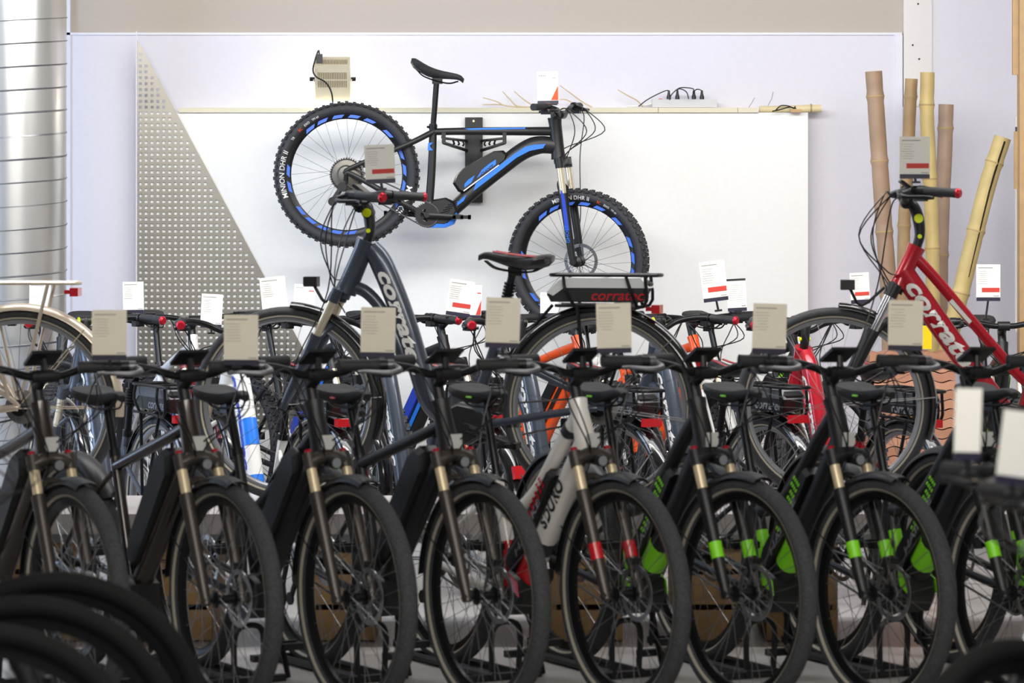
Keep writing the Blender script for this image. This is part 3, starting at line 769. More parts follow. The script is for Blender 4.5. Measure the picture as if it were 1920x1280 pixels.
for s in (-1, 1):
    x = fc.x+s*(fw_/2+.008)
    loc(MB().box(V(x, fc.y, (fc.z+TZ)/2), (.004, .025, fc.z-TZ)), fl).build('bracket', white, fl, False)
    loc(MB().lathe([(0, -.012), (.012, -.012), (.012, .012), (0, .012)], V(x+s*.008, fc.y, fc.z), 8, 'x'), fl).build('bracket_knob', black, fl)
loc(MB().box(V(fc.x, fc.y, TZ+.003), (fw_+.02, .025, .004)), fl).build('bracket', white, fl, False)
loc(MB().box(P3(599, 110, 16.36), (.03, .03, .045)), fl).build('power_plug', black, fl, False)
loc(MB().sweep(catmull([P3(599, 104, 16.36), P3(597, 95, 16.36), P3(590, 115, 16.35), P3(587, 133, 16.33), P3(594, 145, 16.32), P3(610, 154, 16.32), P3(621, 172, 16.33), P3(625, 200, 16.36)], 6), .004, 8), fl).build('power_cable', black, fl)
g = MB().box(fc+R @ V(0, .03, -.101), (fw_*.9, .05, .002), R); loc(g, fl).build('lamp_glass', mat('glowing_lamp', (1, .93, .8, 1), .3, emit=6.0), fl, False)
sp_l = bpy.data.lights.new('floodlight_beam', 'AREA'); sp_l.shape = 'RECTANGLE'; sp_l.size = .15; sp_l.size_y = .06; sp_l.energy = 14; sp_l.color = (1, .94, .82)
so_ = bpy.data.objects.new('floodlight_beam', sp_l); SC.collection.objects.link(so_); so_.location = fc+R @ V(0, .02, -.11)
so_.rotation_euler = (Vector((fc.x, 16.55, .9))-so_.location).to_track_quat('-Z', 'Y').to_euler()

ps = empty('power_strip', P3(1283, 199, 16.5)); tag(ps, 'white multi-socket power strip lying on top of the display panel', 'power strip')
c0 = P3(1283, 192, 16.5); c0.z = TZ+.021
loc(MB().box(c0, (121/377.6, .05, .04)), ps).build('body', mat('light_grey_plastic', rgb(206, 206, 208), .5), ps, False)
loc(MB().box(c0+V(-.118, -.0, .021), (.018, .02, .006)), ps).build('switch', redp, ps, False)
loc(MB().sweep(catmull([c0+V(-.16, 0, 0), c0+V(-.2, 0, -.008), c0+V(-.24, .01, -.012), c0+V(-.28, .02, -.0135)], 5), .005, 8), ps).build('power_cable', white, ps)
cab = [[(1254, 173), (1248, 170), (1230, 178), (1212, 188), (1197, 201)], [(1270, 172), (1272, 167), (1279, 168), (1287, 174), (1290, 186)], [(1301, 172), (1299, 167), (1288, 165), (1272, 166), (1258, 178), (1254, 188)], [(1316, 173), (1309, 168), (1302, 170), (1297, 180), (1297, 186)]]
for i, px in enumerate((1254, 1270, 1301, 1316)):
    b_ = V(wx(px, 16.5), 16.5, c0.z+.0205)
    pl = empty('power_plug', b_); tag(pl, ['leftmost black plug in the white power strip', 'second black plug from the left in the white power strip', 'third black plug from the left in the white power strip', 'rightmost black plug in the white power strip'][i], 'plug', 'plugs in the power strip')
    loc(MB().lathe([(0, 0), (.011, 0), (.011, .012), (.007, .026), (.005, .045), (0, .045)], b_, 12, 'z'), pl).build('body', black, pl)
    pts = [b_+V(0, 0, .043)]+[V(wx(x, 16.49), 16.5-.012*(j+1)-.016*i, max(TZ+.006, wz(y, 16.49))) for j, (x, y) in enumerate(cab[i][1:])]
    loc(MB().sweep(catmull(pts, 6), .0028, 6), pl).build('power_cable', black, pl)
# dry twigs lying along the rail
twm = mat('dry_twig', rgb(200, 180, 142), .7, noise=.15, scale=30)
tw = [([(905, 183), (930, 190), (950, 199), (985, 205)], 'long pale dry twig at the left end of the twigs on the rail'), ([(905, 196), (935, 196), (965, 201), (1000, 203)], 'pale dry twig lying almost flat on the rail left of the card'),
      ([(942, 171), (955, 185), (968, 198), (985, 205)], 'short pale twig rising steeply, left of the orange-cornered card'), ([(964, 171), (980, 185), (996, 196), (1004, 204)], 'pale twig rising left beside the orange-cornered card'),
      ([(1050, 160), (1070, 175), (1095, 193), (1110, 204)], 'pale twig leaning up behind the hanging bike\'s handlebar'), ([(1050, 186), (1062, 187), (1078, 195), (1090, 204)], 'short curved twig just right of the orange-cornered card'),
      ([(1158, 168), (1175, 178), (1195, 189), (1205, 195)], 'thin pale twig beside the power strip cable')]
for i, (pts, lb) in enumerate(tw):
    p = [V(wx(x, 16.49), 16.49+.008*(i % 3), max(wz(y, 16.49), TZ+.004)) for x, y in pts]
    p[-1].z = TZ+.003
    o = MB().sweep(catmull(p, 5), [.0022, .003, .0034, .0036], 7).build('dry_twig', twm); tag(o, lb, 'twig', 'dry twigs on the panel rail')
for pts, lb in (([(1404, 200), (1410, 192), (1415, 183)], 'short thin dark wire sticking up from the rail'), ([(1440, 198), (1447, 185), (1450, 172)], 'tall thin dark wire sticking up from the rail near the lying bamboo')):
    p = [V(wx(x, 16.5), 16.5, wz(y, 16.5)) for x, y in pts]; p[-1].z += .0; p[0].z = TZ if pts[0][0] < 1420 else pz+.036
    o = MB().sweep(p, .0014, 5).build('thin_wire', mat('grey_wire', rgb(110, 108, 106), .5)); tag(o, lb, 'wire')
lb_ = empty('bamboo_piece', V(wx(1500, 16.5), 16.5, TZ)); tag(lb_, 'short pale bamboo piece lying on the right end of the panel rail', 'bamboo piece')
q = [V(wx(x, 16.49), 16.49, pz+z_) for x, z_ in ((1424, .0175), (1470, .0185), (1515, .021), (1540, .0215))]
loc(MB().sweep(q, [.016, .017, .019, .019], 14), lb_).build('culm', mat('pale_bamboo', rgb(222, 206, 164), .5, noise=.2, scale=12), lb_)
loc(MB().sweep([V(wx(1519, 16.49), 16.49, pz+.0225), V(wx(1522, 16.49), 16.49, pz+.0225)], .0215, 14), lb_).build('node_ring', mat('bamboo_node', rgb(176, 150, 104), .6), lb_)
wb = MB().box(V(wx(1492, 16.43), 16.43, pz+.0085), (.055, .04, .015)); o = wb.build('wooden_block', mat('brown_block', rgb(196, 160, 112), .6), None, False); tag(o, 'small brown wooden block at the right end of the rail', 'block')
for pts, lb in (([(1456, .012, 16.455), (1466, .034, 16.45), (1480, .032, 16.448), (1489, .021, 16.443), (1494, .021, 16.435)], 'upper black cable loop by the small wooden block'), ([(1448, .005, 16.405), (1464, .014, 16.405), (1480, .026, 16.41), (1489, .022, 16.42), (1492, .03, 16.425)], 'lower black cable loop by the small wooden block')):
    p = [V(wx(x, 16.4), d, pz+z_) for x, z_, d in pts]
    o = MB().sweep(catmull(p, 6), .0032, 6).build('cable', black); tag(o, lb, 'cable')

# wall mount for the hanging bike
GD = 16.05; GS = F/GD
mt_ = empty('bike_wall_mount', V(wx(888, 16.45), 16.45, wz(290, 16.45))); tag(mt_, 'black wall bracket with two arms carrying the hanging mountain bike', 'wall mount')
loc(MB().box(V(wx(888.5, 16.44), 16.44, wz(300, 16.44)), (33/379., .025, 160/379.)), mt_).build('back_plate', matt, mt_, False)
for dx_ in (-10, 10): loc(MB().box(V(wx(888.5+dx_, 16.42), 16.425, wz(300, 16.44)), (.006, .012, 160/379.)), mt_).build('plate_rib', matt, mt_, False)
loc(MB().lathe([(0, -.004), (.006, -.004), (.006, 0), (0, 0)], V(wx(888, 16.42), 16.424, wz(227, 16.44)), 10), mt_).build('screw', gold, mt_)
for s in (-1, 1):
    a = MB(); cx = 889
    def A(px, py, d): return P3(cx+s*abs(px), py, d)
    gf = GD-.036
    a.sweep([A(14, 264, 16.42), A(57, 259, gf)], .007, 8); a.sweep([A(14, 282, 16.42), A(57, 268, gf)], .008, 8)
    a.box(A(57, 258.5, gf), (.019, .016, .054))
    for k in (22, 31, 40): a.sweep(catmull([A(k, 279-.25*k, 16.42-.006*k), A(k-3, 270, 16.42-.006*k), A(k+1, 263-.08*k, 16.42-.006*k)], 3), .005, 6)
    a.box(A(57, 258, (16.42+gf)/2), (.016, 16.42-gf, .012))
    loc(a, mt_).build('arm', black, mt_)

# ------------------------------------------------------------------ the hanging mountain bike
def g(px, py): return ((px-650)/GS, (327-py)/GS)
def gl(*a): return [g(x, y) for x, y in a]
ghost = dict(R=.348, tw=.068, th=.058, knob=True, frame=matt, fork=matt, stanm=pale_gold, stan=.145, cap=None, steer=-19, dr=.085, cas=.070, bigring=True, rise=2.2,
    spr=.0009, bar='mtb', bw=.36, kick=False, crank=-3, hubm=black, spoke=spokeb, stilt=-16, htr=1.32, chainm=mat('dark_chain', rgb(84, 82, 80), .5, .3), cassm=mat('dark_cassette', rgb(120, 116, 108), .45, .7), der=(-.065, -.055, -.13),
    K=dict(RH=g(650, 327), FH=g(1085, 490), BB=g(801, 403), HT=g(1040, 222), HB=g(1047, 295), ST=g(812, 238), SD=g(820, 134), C=g(1054, 215)),
    tubes=[('top', gl((1042, 246), (960, 246), (880, 246), (812, 247)), [(.022, .02), (.02, .018), (.017, .017)]),
           ('seat', gl((812, 232), (811, 280), (808, 340), (803, 400)), [(.0185, .0185), (.02, .02), (.021, .021)]),
           ('down', gl((1046, 274), (1010, 272), (976, 286), (930, 322), (888, 358), (850, 392)), [(.040, .03), (.046, .034), (.042, .036), (.036, .036), (.036, .036)])],
    ss=g(812, 247), ssr=[(.015, .01), (.012, .009), (.011, .008)],
    motorpoly=gl((792, 402), (798, 384), (812, 374), (836, 370), (852, 378), (858, 394), (852, 412), (834, 423), (802, 421)), ring=.056,
    batt=dict(poly=gl((849, 344), (854, 330), (868, 316), (900, 297), (926, 283), (944, 282), (952, 289), (950, 297), (938, 307), (900, 335), (866, 362), (859, 359)), hw=.042, inset=.012, mat=black,
        decals=[(gl((894, 334), (903, 319), (916, 308), (930, 299), (930, 308)), -.0422, blue, 'blue_stripe'), (gl((871, 352), (871, 345), (878, 337), (891, 328), (884, 342)), -.0422, blue, 'blue_stripe'),
                (gl((869, 357), (935, 308.5), (936, 310), (870, 359)), -.0422, white, 'white_line')],
        texts=[('GHOST', [g(902, 328.5), g(932, 306.5)], .0, .078, .019, -.0455, 1, inkd, .3, .03)]),
    decals=[(gl((1023, 270), (1018, 278), (993, 283), (968, 296), (930, 326), (888, 358), (892, 344), (930, 315), (962, 290), (985, 275), (1003, 271)), -.039, blue, 'blue_stripe'),
            (gl((857, 380), (875, 365), (870, 376), (857, 386)), -.039, blue, 'blue_stripe')],
    bands=[('top', .12, .62, [(.0175, .0205), (.0165, .0195)], blue, 'blue_band')][:0], texts=[], forktext=True)
ghost['decals'] += [(gl((985, 239), (900, 240), (870, 241), (880, 243.5), (985, 242)), -.0185, blue, 'blue_stripe'), (gl((803, 268), (812, 267), (806, 274), (812, 282), (802, 282)), -.0215, blue, 'blue_emblem')]
gb = bike('mountain_bike', ghost); gb.location = (wx(650, GD), GD, wz(327, GD))
tag(gb, 'black and blue electric mountain bike hanging on the white panel', 'bicycle')
# lettering on its tyres, blue rim marks, blue stay and belly
def child(o, pre): return [c for c in o.children if c.name.split('.')[0] == pre][0]
def tyre_text(rim, c, s, amid, r, hh, mt, P, M=Matrix.Identity(4), y=None, cw=False, shear=0.0, bold=.008):
    vs, fs, wd = text_geo(s, shear, bold); out = []
    for u, v in vs:
        a = math.radians(amid)-(u-wd/2)*hh/r; rr = r+(v-.5)*hh
        rc = P['R']-P['th']/2; yy = -(P['tw']/2*math.sqrt(max(.02, 1-((rr-rc)/(P['th']/2))**2))+.004)
        out.append(M @ V(c[0]+rr*math.cos(a), yy, c[1]+rr*math.sin(a)))
    MB().add(out, fs).build('lettering', mt, rim, False)
K = ghost['K']; rw = child(gb, 'rear_wheel'); fwh = child(gb, 'front_wheel')
axg = (V(K['HT'][0], 0, K['HT'][1])-V(K['HB'][0], 0, K['HB'][1])).normalized(); hbg = V(K['HB'][0], 0, K['HB'][1])
Sg = Matrix.Translation(hbg) @ Matrix.Rotation(math.radians(-19), 4, axg) @ Matrix.Translation(-hbg)
tyre_text(rw, K['RH'], 'MINION DHR II', 180, .311, .0245, white, ghost, shear=.1, bold=.006)
tyre_text(rw, K['RH'], 'EXO', 128, .309, .011, white, ghost); tyre_text(rw, K['RH'], 'TR', 146, .309, .011, white, ghost); tyre_text(rw, K['RH'], '3C', 136, .309, .013, orange, ghost)
tyre_text(rw, K['RH'], 'TPI 60', 119, .309, .010, white, ghost)
tyre_text(rw, K['RH'], 'MAXXIS', -24, .310, .030, white, ghost, shear=.1, bold=.006)
tyre_text(fwh, K['FH'], 'MINION DHR II', 95, .310, .020, white, ghost, Sg, shear=.1, bold=.006); tyre_text(fwh, K['FH'], '3C', 68, .309, .013, orange, ghost, Sg)
tyre_text(fwh, K['FH'], 'EXO', 60, .309, .011, white, ghost, Sg); tyre_text(fwh, K['FH'], 'TPI 60', 52, .309, .009, white, ghost, Sg)
for rim, c, M in ((rw, K['RH'], Matrix.Identity(4)), (fwh, K['FH'], Sg)):
    r1 = ghost['R']-ghost['th']
    for a0 in (38, 60, 76, 92, 108, 122, 170, 186, 212, 226, 240, 254, 268, 326, 342, 358, 14):
        n = 6; rr0 = r1-.016; rr1 = r1-.001
        pts = [(rr1, a0+2.0*k) for k in range(n)]+[(rr0, a0+2.0*k+3) for k in reversed(range(n))]
        poly = [(c[0]+r*math.cos(math.radians(a)), c[1]+r*math.sin(math.radians(a))) for r, a in pts]
        MB().prism(poly, -.0145, -.0115).xf(M).build('rim_decal', mat('rim_blue', rgb(66, 112, 214), .4), rim, False)
mo = child(gb, 'motor'); MB().prism(gl((797, 417), (840, 418), (856, 398), (860, 404), (852, 420), (836, 427), (800, 427)), -.05, .05, .008).build('blue_belly', blue, mo)
fo = child(gb, 'frame'); MB().sweep([V(*(lambda p: (p[0], -.045, p[1]))(g(x, y))) for x, y in ((738, 275), (700, 297))], (.0155, .013), 8).build('blue_band', blue, fo)
mo2 = MB()
for i in range(6):
    p0 = g(822+i*4.5, 404-i*5); mo2.sweep([V(p0[0], -.054, p0[1]), V(p0[0]+.045, -.054, p0[1]+.012)], .0022, 4)
mo2.build('cooling_ribs', blackg, mo)

# ------------------------------------------------------------------ kinds of bikes
trek = dict(htr=1.2, hbot=1.15, gr=1.15, R=.356, tw=.057, th=.049, tyre=mat('trekking_tyre', rgb(64, 64, 66), .75, noise=.6, scale=120, bump=1.0, spec=.3), leverm=mat('grey_lever', rgb(120, 120, 124), .35, .7), stripe=True, fork=bronze, stanm=gold, cap=redal, bar='flat', bw=.355, display=True, guard=((76, 175), (40, 190)), guardm=black, lamp=True, refl=True, stan=.10,
    staym=blackm, rim=blackm, spoke=spokem, cab=.8, crank=78, K=dict(SD=(-.225, .925)), stilt=2, flap=None, rack=None)
dia = [('top', [(.425, .87), (.2, .80), (-.14, .70)], [(.019, .018), (.018, .017)]), ('down', [(.44, .80), (.22, .54), (.03, .31)], [(.034, .028), (.036, .03), (.034, .034)]), ('seat', [(0, .30), (-.15, .745)], .0175)]
tra = [('top', [(.425, .86), (.2, .70), (-.085, .52)], [(.021, .019), (.02, .018)])]+dia[1:]
low = [('top', [(.405, .90), (.30, .80), (.165, .655), (.06, .58), (-.03, .55), (-.10, .545)], [(.023, .021), (.025, .022), (.022, .02), (.02, .019)]), ('down', [(.44, .815), (.24, .55), (.04, .31)], [(.036, .03), (.042, .034), (.04, .036)]), ('seat', [(0, .30), (-.125, .66)], [.023, .02])]
bpoly = [(.335, .775), (.30, .79), (.255, .765), (.04, .475), (.03, .42), (.06, .39), (.10, .41), (.335, .715)]
def var(base, **k):
    d = dict(base); d.update(k); return d
b_dark = dict(poly=bpoly, hw=.045, inset=.016, mat=black)
dark_d = var(trek, frame=brown, tubes=dia, batt=b_dark, boltsx=None)
dark_m = var(trek, frame=matt, tubes=dia, batt=b_dark, sadtag=redp)
dark_t = var(trek, frame=matt, tubes=tra, batt=b_dark)
side = -.047
hb_txt = [('HAIBIKE', [(.055, .405), (.275, .68)], .02, .25, .024, -.0435, 1, greyl, .2, .02)]
lpoly = [(.30, .693), (.27, .712), (.13, .555), (.015, .43), (-.005, .385), (.03, .355), (.06, .37)]
b_green = dict(poly=lpoly, hw=.042, inset=.012, mat=black, texts=hb_txt, dots=((.12, .50), (.245, .655), green))
b_red = dict(poly=lpoly, hw=.042, inset=.012, mat=black, texts=hb_txt, dots=((.12, .50), (.245, .655), redp))
grn = var(trek, steer=5, frame=matt, tubes=low, K=dict(ST=(-.125, .66), SD=(-.21, .925)), batt=b_green, fork=matt, forkband=green, sadtag=green, motoracc=green, cab=.9,
    bands=[('down', .70, .84, [(.0425, .037), (.0425, .038)], green, 'green_band'), ('seat', .15, .5, [.0235, .022], green, 'green_band')],
    texts=[('HAIBIKE', 'down', .10, .30, .042, -.033, 1, 0, greyl, .2, .02, .04)])
for kx in ('texts',): grn[kx] = []
wht = var(trek, texts=[('SDURO', 'down_r', .285, .19, .046, -.0345, 1, .0, inkd, 0, .035, .044)], frame=mat('cream_white_paint', rgb(232, 228, 220), .28, coat=.3), tubes=low, K=dict(ST=(-.125, .66), SD=(-.21, .925)), batt=b_red, forkband=redp, sadtag=green, motoracc=redp, cab=.8,
    bands=[('down', .80, .97, [(.0425, .037), (.041, .038)], redp, 'red_band'), ('down', .64, .72, [(.043, .0355), (.043, .036)], inkd, 'dark_band'), ('seat', .1, .42, [.0236, .0225], redp, 'red_band'), ('top', .12, .17, [.0245, .0255], inkd, 'dark_band')])
wave = [('main', [(.372, .925), (.335, .875), (.285, .765), (.235, .63), (.19, .49), (.14, .36), (.05, .29)], [(.034, .028), (.042, .032), (.042, .034), (.041, .034), (.041, .035), (.036, .036)]),
        ('lower', [(.452, .785), (.39, .765), (.33, .70), (.27, .58), (.24, .50)], [(.024, .02), (.022, .02), (.022, .02)]), ('seat', [(0, .30), (-.105, .62)], [.021, .019])]
city = dict(rimd=.011, R=.354, tw=.048, th=.044, stripe=True, fork=grey, stanm=pale_gold, stan=.155, bar='city', bw=.31, stemk='adjust', display=True, dtilt=-38, barcap=redal, disc=False, guardm=blackg, guard=((93, 200), (20, 192)),
    K=dict(FH=(.685, .355), HT=(.385, .945), HB=(.462, .77), ST=(-.105, .62), SD=(-.165, .885), C=(.405, 1.07)), stilt=6, staym=steel, rim=mat('grey_rim', rgb(150, 152, 156), .35, .6), spoke=spokem, sadm=mat('black_saddle_leather', rgb(40, 38, 40), .4), sadstripe=mat('dark_red_leather', rgb(130, 30, 36), .4),
    boxlamp=(-.093, 0, .445), cab=.38, ssr=.009, ss=(-.10, .56))
rackb = dict(z=.83, zl=.722, x=(-.30, -.69), batt=True)
corr = dict(side=1)
def ctext(col, n='main', d0=.10, ln=.40, h=.05, y=.0345, off=.0): return [('corratec', n, d0, ln, h, y, -1, off, col, .25, .035, .043), ('corratec', n, d0, ln, h, -y, 1, off, col, .25, .035, .043)][:1]
P_grey = var(city, htr=1.45, boot=True, frame=grey, tubes=wave, rack=rackb, texts=ctext(white, off=-.002), bolts=[(.235, .70), (.205, .625)], motorm=black)
R_base = var(P_grey, K=dict(city['K'], C=(.40, 1.015)), display=False, bw=.29, lidm=mat('battery_lid_dark', rgb(90, 92, 98), .35), rack=var(rackb, tm=greyl))
R_white = var(R_base, frame=white, fork=white, stanm=gold, texts=ctext(blued), bands=[('main', .40, .55, [(.0432, .0355), (.0432, .0355)], blue, 'blue_band'), ('main', .72, .80, [(.0425, .036), (.0415, .037)], blue, 'blue_band')])
R_red = var(R_base, frame=red, texts=ctext(white), fork=matt)
R_grey = var(R_base, texts=ctext(white), bands=[])
twin = [('down', [(.415, .84), (.26, .62), (.10, .40), (.02, .30)], [(.042, .033), (.042, .035), (.04, .036)]), ('upper', [(.385, .91), (.30, .82), (.16, .655), (0, .47), (-.085, .40)], [(.02, .018), (.0195, .018)]), ('seat', [(0, .30), (-.13, .68)], .0185), ('brace', [(-.04, .435), (-.33, .52), (-.46, .37)], .011)]
P_red = var(city, htr=1.25, boot=True, frame=red, fork=matt, stanm=chrome, tubes=twin, K=dict(FH=(.66, .355), HT=(.362, .925), HB=(.425, .79), ST=(-.13, .68), SD=(-.2, .92), C=(.40, 1.085)), rack=var(rackb, z=.80, zl=.70), boxlamp=(-.05, 0, .435), cab=.85, ss=(-.12, .62),
    texts=[('corratec', 'down', .05, .42, .056, .0355, -1, 0, white, .25, .035, .042)], decals=[([(.235, .74), (.205, .705), (.165, .66), (.175, .65), (.215, .695), (.247, .73)], .0195, white, 'white_label')])
cre = var(city, frame=cream, fork=cream, tubes=twin, K=P_red['K'], guardm=cream, guard=((93, 200), (20, 185)), rack=dict(z=.80, zl=None, x=(-.25, -.68), mat=cream, hw=.062), boxlamp=None, ss=(-.12, .62), texts=[], stanm=chrome, staym=cream, motor=False)
mtb = dict(R=.362, tw=.062, th=.052, knob=True, bar='mtb', bw=.36, stan=.13, stanm=pale_gold, display=False, kick=True, spoke=spokeb, crank=-30, stilt=-2,
    K=dict(RH=(-.46, .362), FH=(.70, .362), HT=(.41, .915), HB=(.45, .81), ST=(-.14, .76), SD=(-.215, .98), C=(.452, .995)))
mt_t = [('top', [(.43, .88), (.2, .82), (-.13, .72)], [(.022, .018), (.019, .017)]), ('down', [(.445, .83), (.24, .58), (.04, .31)], [(.038, .03), (.042, .034), (.04, .036)]), ('seat', [(0, .30), (-.14, .765)], .018)]
mb_poly = [(.30, .73), (.27, .745), (.07, .50), (.06, .45), (.09, .43), (.30, .69)]
def stripes(c1): return [([(.40, .785), (.24, .585), (.10, .41), (.115, .39), (.25, .56), (.41, .765)], -.0345, c1, 'stripe'), ([(.40, .785), (.24, .585), (.10, .41), (.115, .39), (.25, .56), (.41, .765)], .0345, c1, 'stripe')]
M_blue = var(mtb, frame=matt, fork=matt, tubes=mt_t, decals=stripes(blue), batt=dict(poly=mb_poly, hw=.038, inset=.012, mat=blued))
M_whiteblue = var(mtb, frame=white, fork=mat('dark_red_fork', rgb(130, 26, 32), .3), tubes=mt_t, decals=stripes(blue), batt=dict(poly=mb_poly, hw=.038, inset=.012, mat=black))
M_orange = var(mtb, frame=orange, fork=white, stanm=gold, tubes=mt_t, decals=stripes(matt), batt=dict(poly=mb_poly, hw=.038, inset=.012, mat=black))
M_dark = var(mtb, frame=matt, fork=matt, tubes=mt_t, decals=stripes(green), batt=dict(poly=mb_poly, hw=.038, inset=.012, mat=black), sadtag=green)
N_dark = var(mtb, frame=matt, fork=matt, stanm=steel, tubes=mt_t, knob=False, tyre=mat('near_black_rubber', rgb(15, 15, 16), .8, noise=.2, scale=150, bump=.4, spec=.2), R=.356, tw=.056, th=.05, cap=redal)

PROTO = {}
def place(kind, P, label, pxh, d, heading, group=None, z=0.0, name='electric_bike', lean=0.0):
    """put the front hub at image column pxh and depth d; heading: degrees, 0 = image right, -90 = towards the camera"""
    if kind in PROTO: o = copy_tree(PROTO[kind])
    else: o = bike(name, P); PROTO[kind] = o
    fh = P.get('K', {}).get('FH', (.66, .355)); a = math.radians(heading); h = V(math.cos(a), math.sin(a), 0)
    hub = V(wx(pxh, d), d, 0)
    o.location = hub-h*fh[0]+V(0, 0, z); o.rotation_euler = (lean, 0, a)
    o['label'] = label; o['category'] = 'bicycle'
    if group: o['group'] = group
    return o
GF = 'front row of electric bikes'; HD = -59.0
place('dd', dark_d, 'black-brown trekking bike cut by the left edge of the front row', 142, 10.020, HD, GF)
place('dd', dark_d, 'black-brown trekking bike with straight top tube, second from left in the front row', 422, 10.062, HD, GF)
place('dt', dark_t, 'matt black bike with sloping low top tube, third from left in the front row', 667, 10.104, HD, GF)
place('dm', dark_m, 'matt black bike beside the white one, red tag on its saddle', 910, 10.146, HD, GF)
place('wh', wht, 'white low-step electric bike with red bands in the front row', 1170, 10.188, -60, GF)
place('gr', grn, 'black bike with green fork labels just right of the white bike', 1392, 10.21, -62.5, GF)
place('gr', grn, 'black bike with green fork labels, middle of the green-labelled ones', 1650, 10.215, -64, GF)
place('gr', grn, 'black bike with green fork labels, third one right of the white bike', 1912, 10.225, -64.5, GF)
place('gr', grn, 'black bike cut by the right edge, only its grip in view', 2158, 10.205, -64.5, GF)
def stand(label, px, d, heading):
    a = math.radians(heading); h = V(math.cos(a), math.sin(a), 0); rear = V(wx(px, d), d, 0)-h*1.13
    o = empty('bicycle_stand', rear, a); tag(o, label, 'bicycle stand', 'black floor stands under the rear wheels of the front row')
    for s_ in (-1, 1): MB().sweep([V(-.2, s_*.052, .016), V(.42, s_*.052, .016)], .014, 8).build('floor_bar', black, o)
    for x_ in (-.2, .40): MB().box((x_, 0, .012), (.03, .26, .02)).build('cross_bar', black, o, False)
    MB().sweep(catmull([V(.40, -.05, .02), V(.405, -.05, .16), V(.41, 0, .19), V(.405, .05, .16), V(.40, .05, .02)], 5), .010, 8).build('wheel_hoop', black, o)
FRONT = [(142, 10.02, HD), (422, 10.062, HD), (667, 10.104, HD), (910, 10.146, HD), (1170, 10.188, -60), (1392, 10.21, -62.5), (1650, 10.215, -64), (1912, 10.225, -64.5)]
for i, (px, d, hh) in enumerate(FRONT):
    stand('black floor stand under the rear wheel of the '+['bike cut by the left edge', 'second bike from the left', 'third bike from the left', 'bike left of the white one', 'white front row bike', 'bike just right of the white one', 'middle green-labelled bike', 'rightmost full front row bike'][i], px, d, hh)
GP = 'big bikes on the platform'
place('pg', P_grey, 'dark grey low-step city bike with white lettering and silver rack battery on the platform', 538, 12.08, 168, GP, PH)
place('pr', P_red, 'red twin-tube city bike on the platform before the bamboo', 1563, 12.0, 178, GP, PH)
place('cr', cre, 'champagne city bike on the platform at the left edge, only its rear in view', -545, 11.95, 177, GP, PH)
GR = 'city bikes standing rear towards the camera behind the platform'
place('rg', R_grey, 'dark grey lettered city bike behind the champagne rear wheel', 110, 14.0, 118, GR)
place('rw', R_white, 'white and blue city bike behind the grey bike\'s front wheel', 385, 13.8, 118, GR)
place('rg', R_grey, 'dark grey city bike half hidden behind the grey bike\'s main tube', 655, 14.0, 118, GR)
place('rg', R_grey, 'dark grey city bike seen through the spokes below the silver rack battery', 910, 13.8, 118, GR)
place('rg', R_grey, 'dark grey city bike beside the orange bikes', 1165, 14.0, 118, GR)
place('rr', R_red, 'small red city bike with yellow stem covers behind the red bike\'s front wheel', 1445, 13.8, 112, GR)
GM = 'mountain bikes in the back row against the wall'; HM = -56.0
place('mb', M_blue, 'black and blue mountain bike in the back row by the duct', 100, 14.78, -90, GM, name='mountain_bike')
place('mw', M_whiteblue, 'white and blue mountain bike before the perforated sheet', 395, 15.0, -68, GM, name='mountain_bike')
place('mb', M_blue, 'black and blue mountain bike right of the perforated sheet', 690, 15.0, HM, GM, name='mountain_bike')
place('mb', M_blue, 'black and blue mountain bike between the grey bike\'s tube and its saddle', 895, 15.0, HM, GM, name='mountain_bike')
place('mo', M_orange, 'orange mountain bike under the silver rack battery', 1150, 15.0, HM, GM, name='mountain_bike')
place('mo', M_orange, 'orange mountain bike right of the silver rack battery', 1372, 15.0, HM, GM, name='mountain_bike')
place('md', M_dark, 'black mountain bike with green saddle tag in the back row', 1560, 15.0, HM, GM, name='mountain_bike')
place('md', M_dark, 'black mountain bike at the right end of the back row', 1898, 14.3, -90, GM, name='mountain_bike')
GN = 'near bikes whose wheels show at the bottom left'
place('nd', N_dark, 'farthest of the three near dark wheels at the bottom left corner', 105, 7.65, 0, GN)
place('nd', N_dark, 'middle of the three near dark wheels at the bottom left corner', -954, 7.2, 180, GN)
place('nd', N_dark, 'nearest of the three near dark wheels at the bottom left corner', -30, 6.75, 0, GN)
GO = 'near bikes at the bottom right'
place('nd', N_dark, 'near dark bike, its tyre arching up at the bottom right under the white cards', 1880, 6.5, -136, GO)
place('nd', N_dark, 'nearest dark bike cut by the right edge, grip below the cut-off white card', 1966, 6.03, -136, GO)

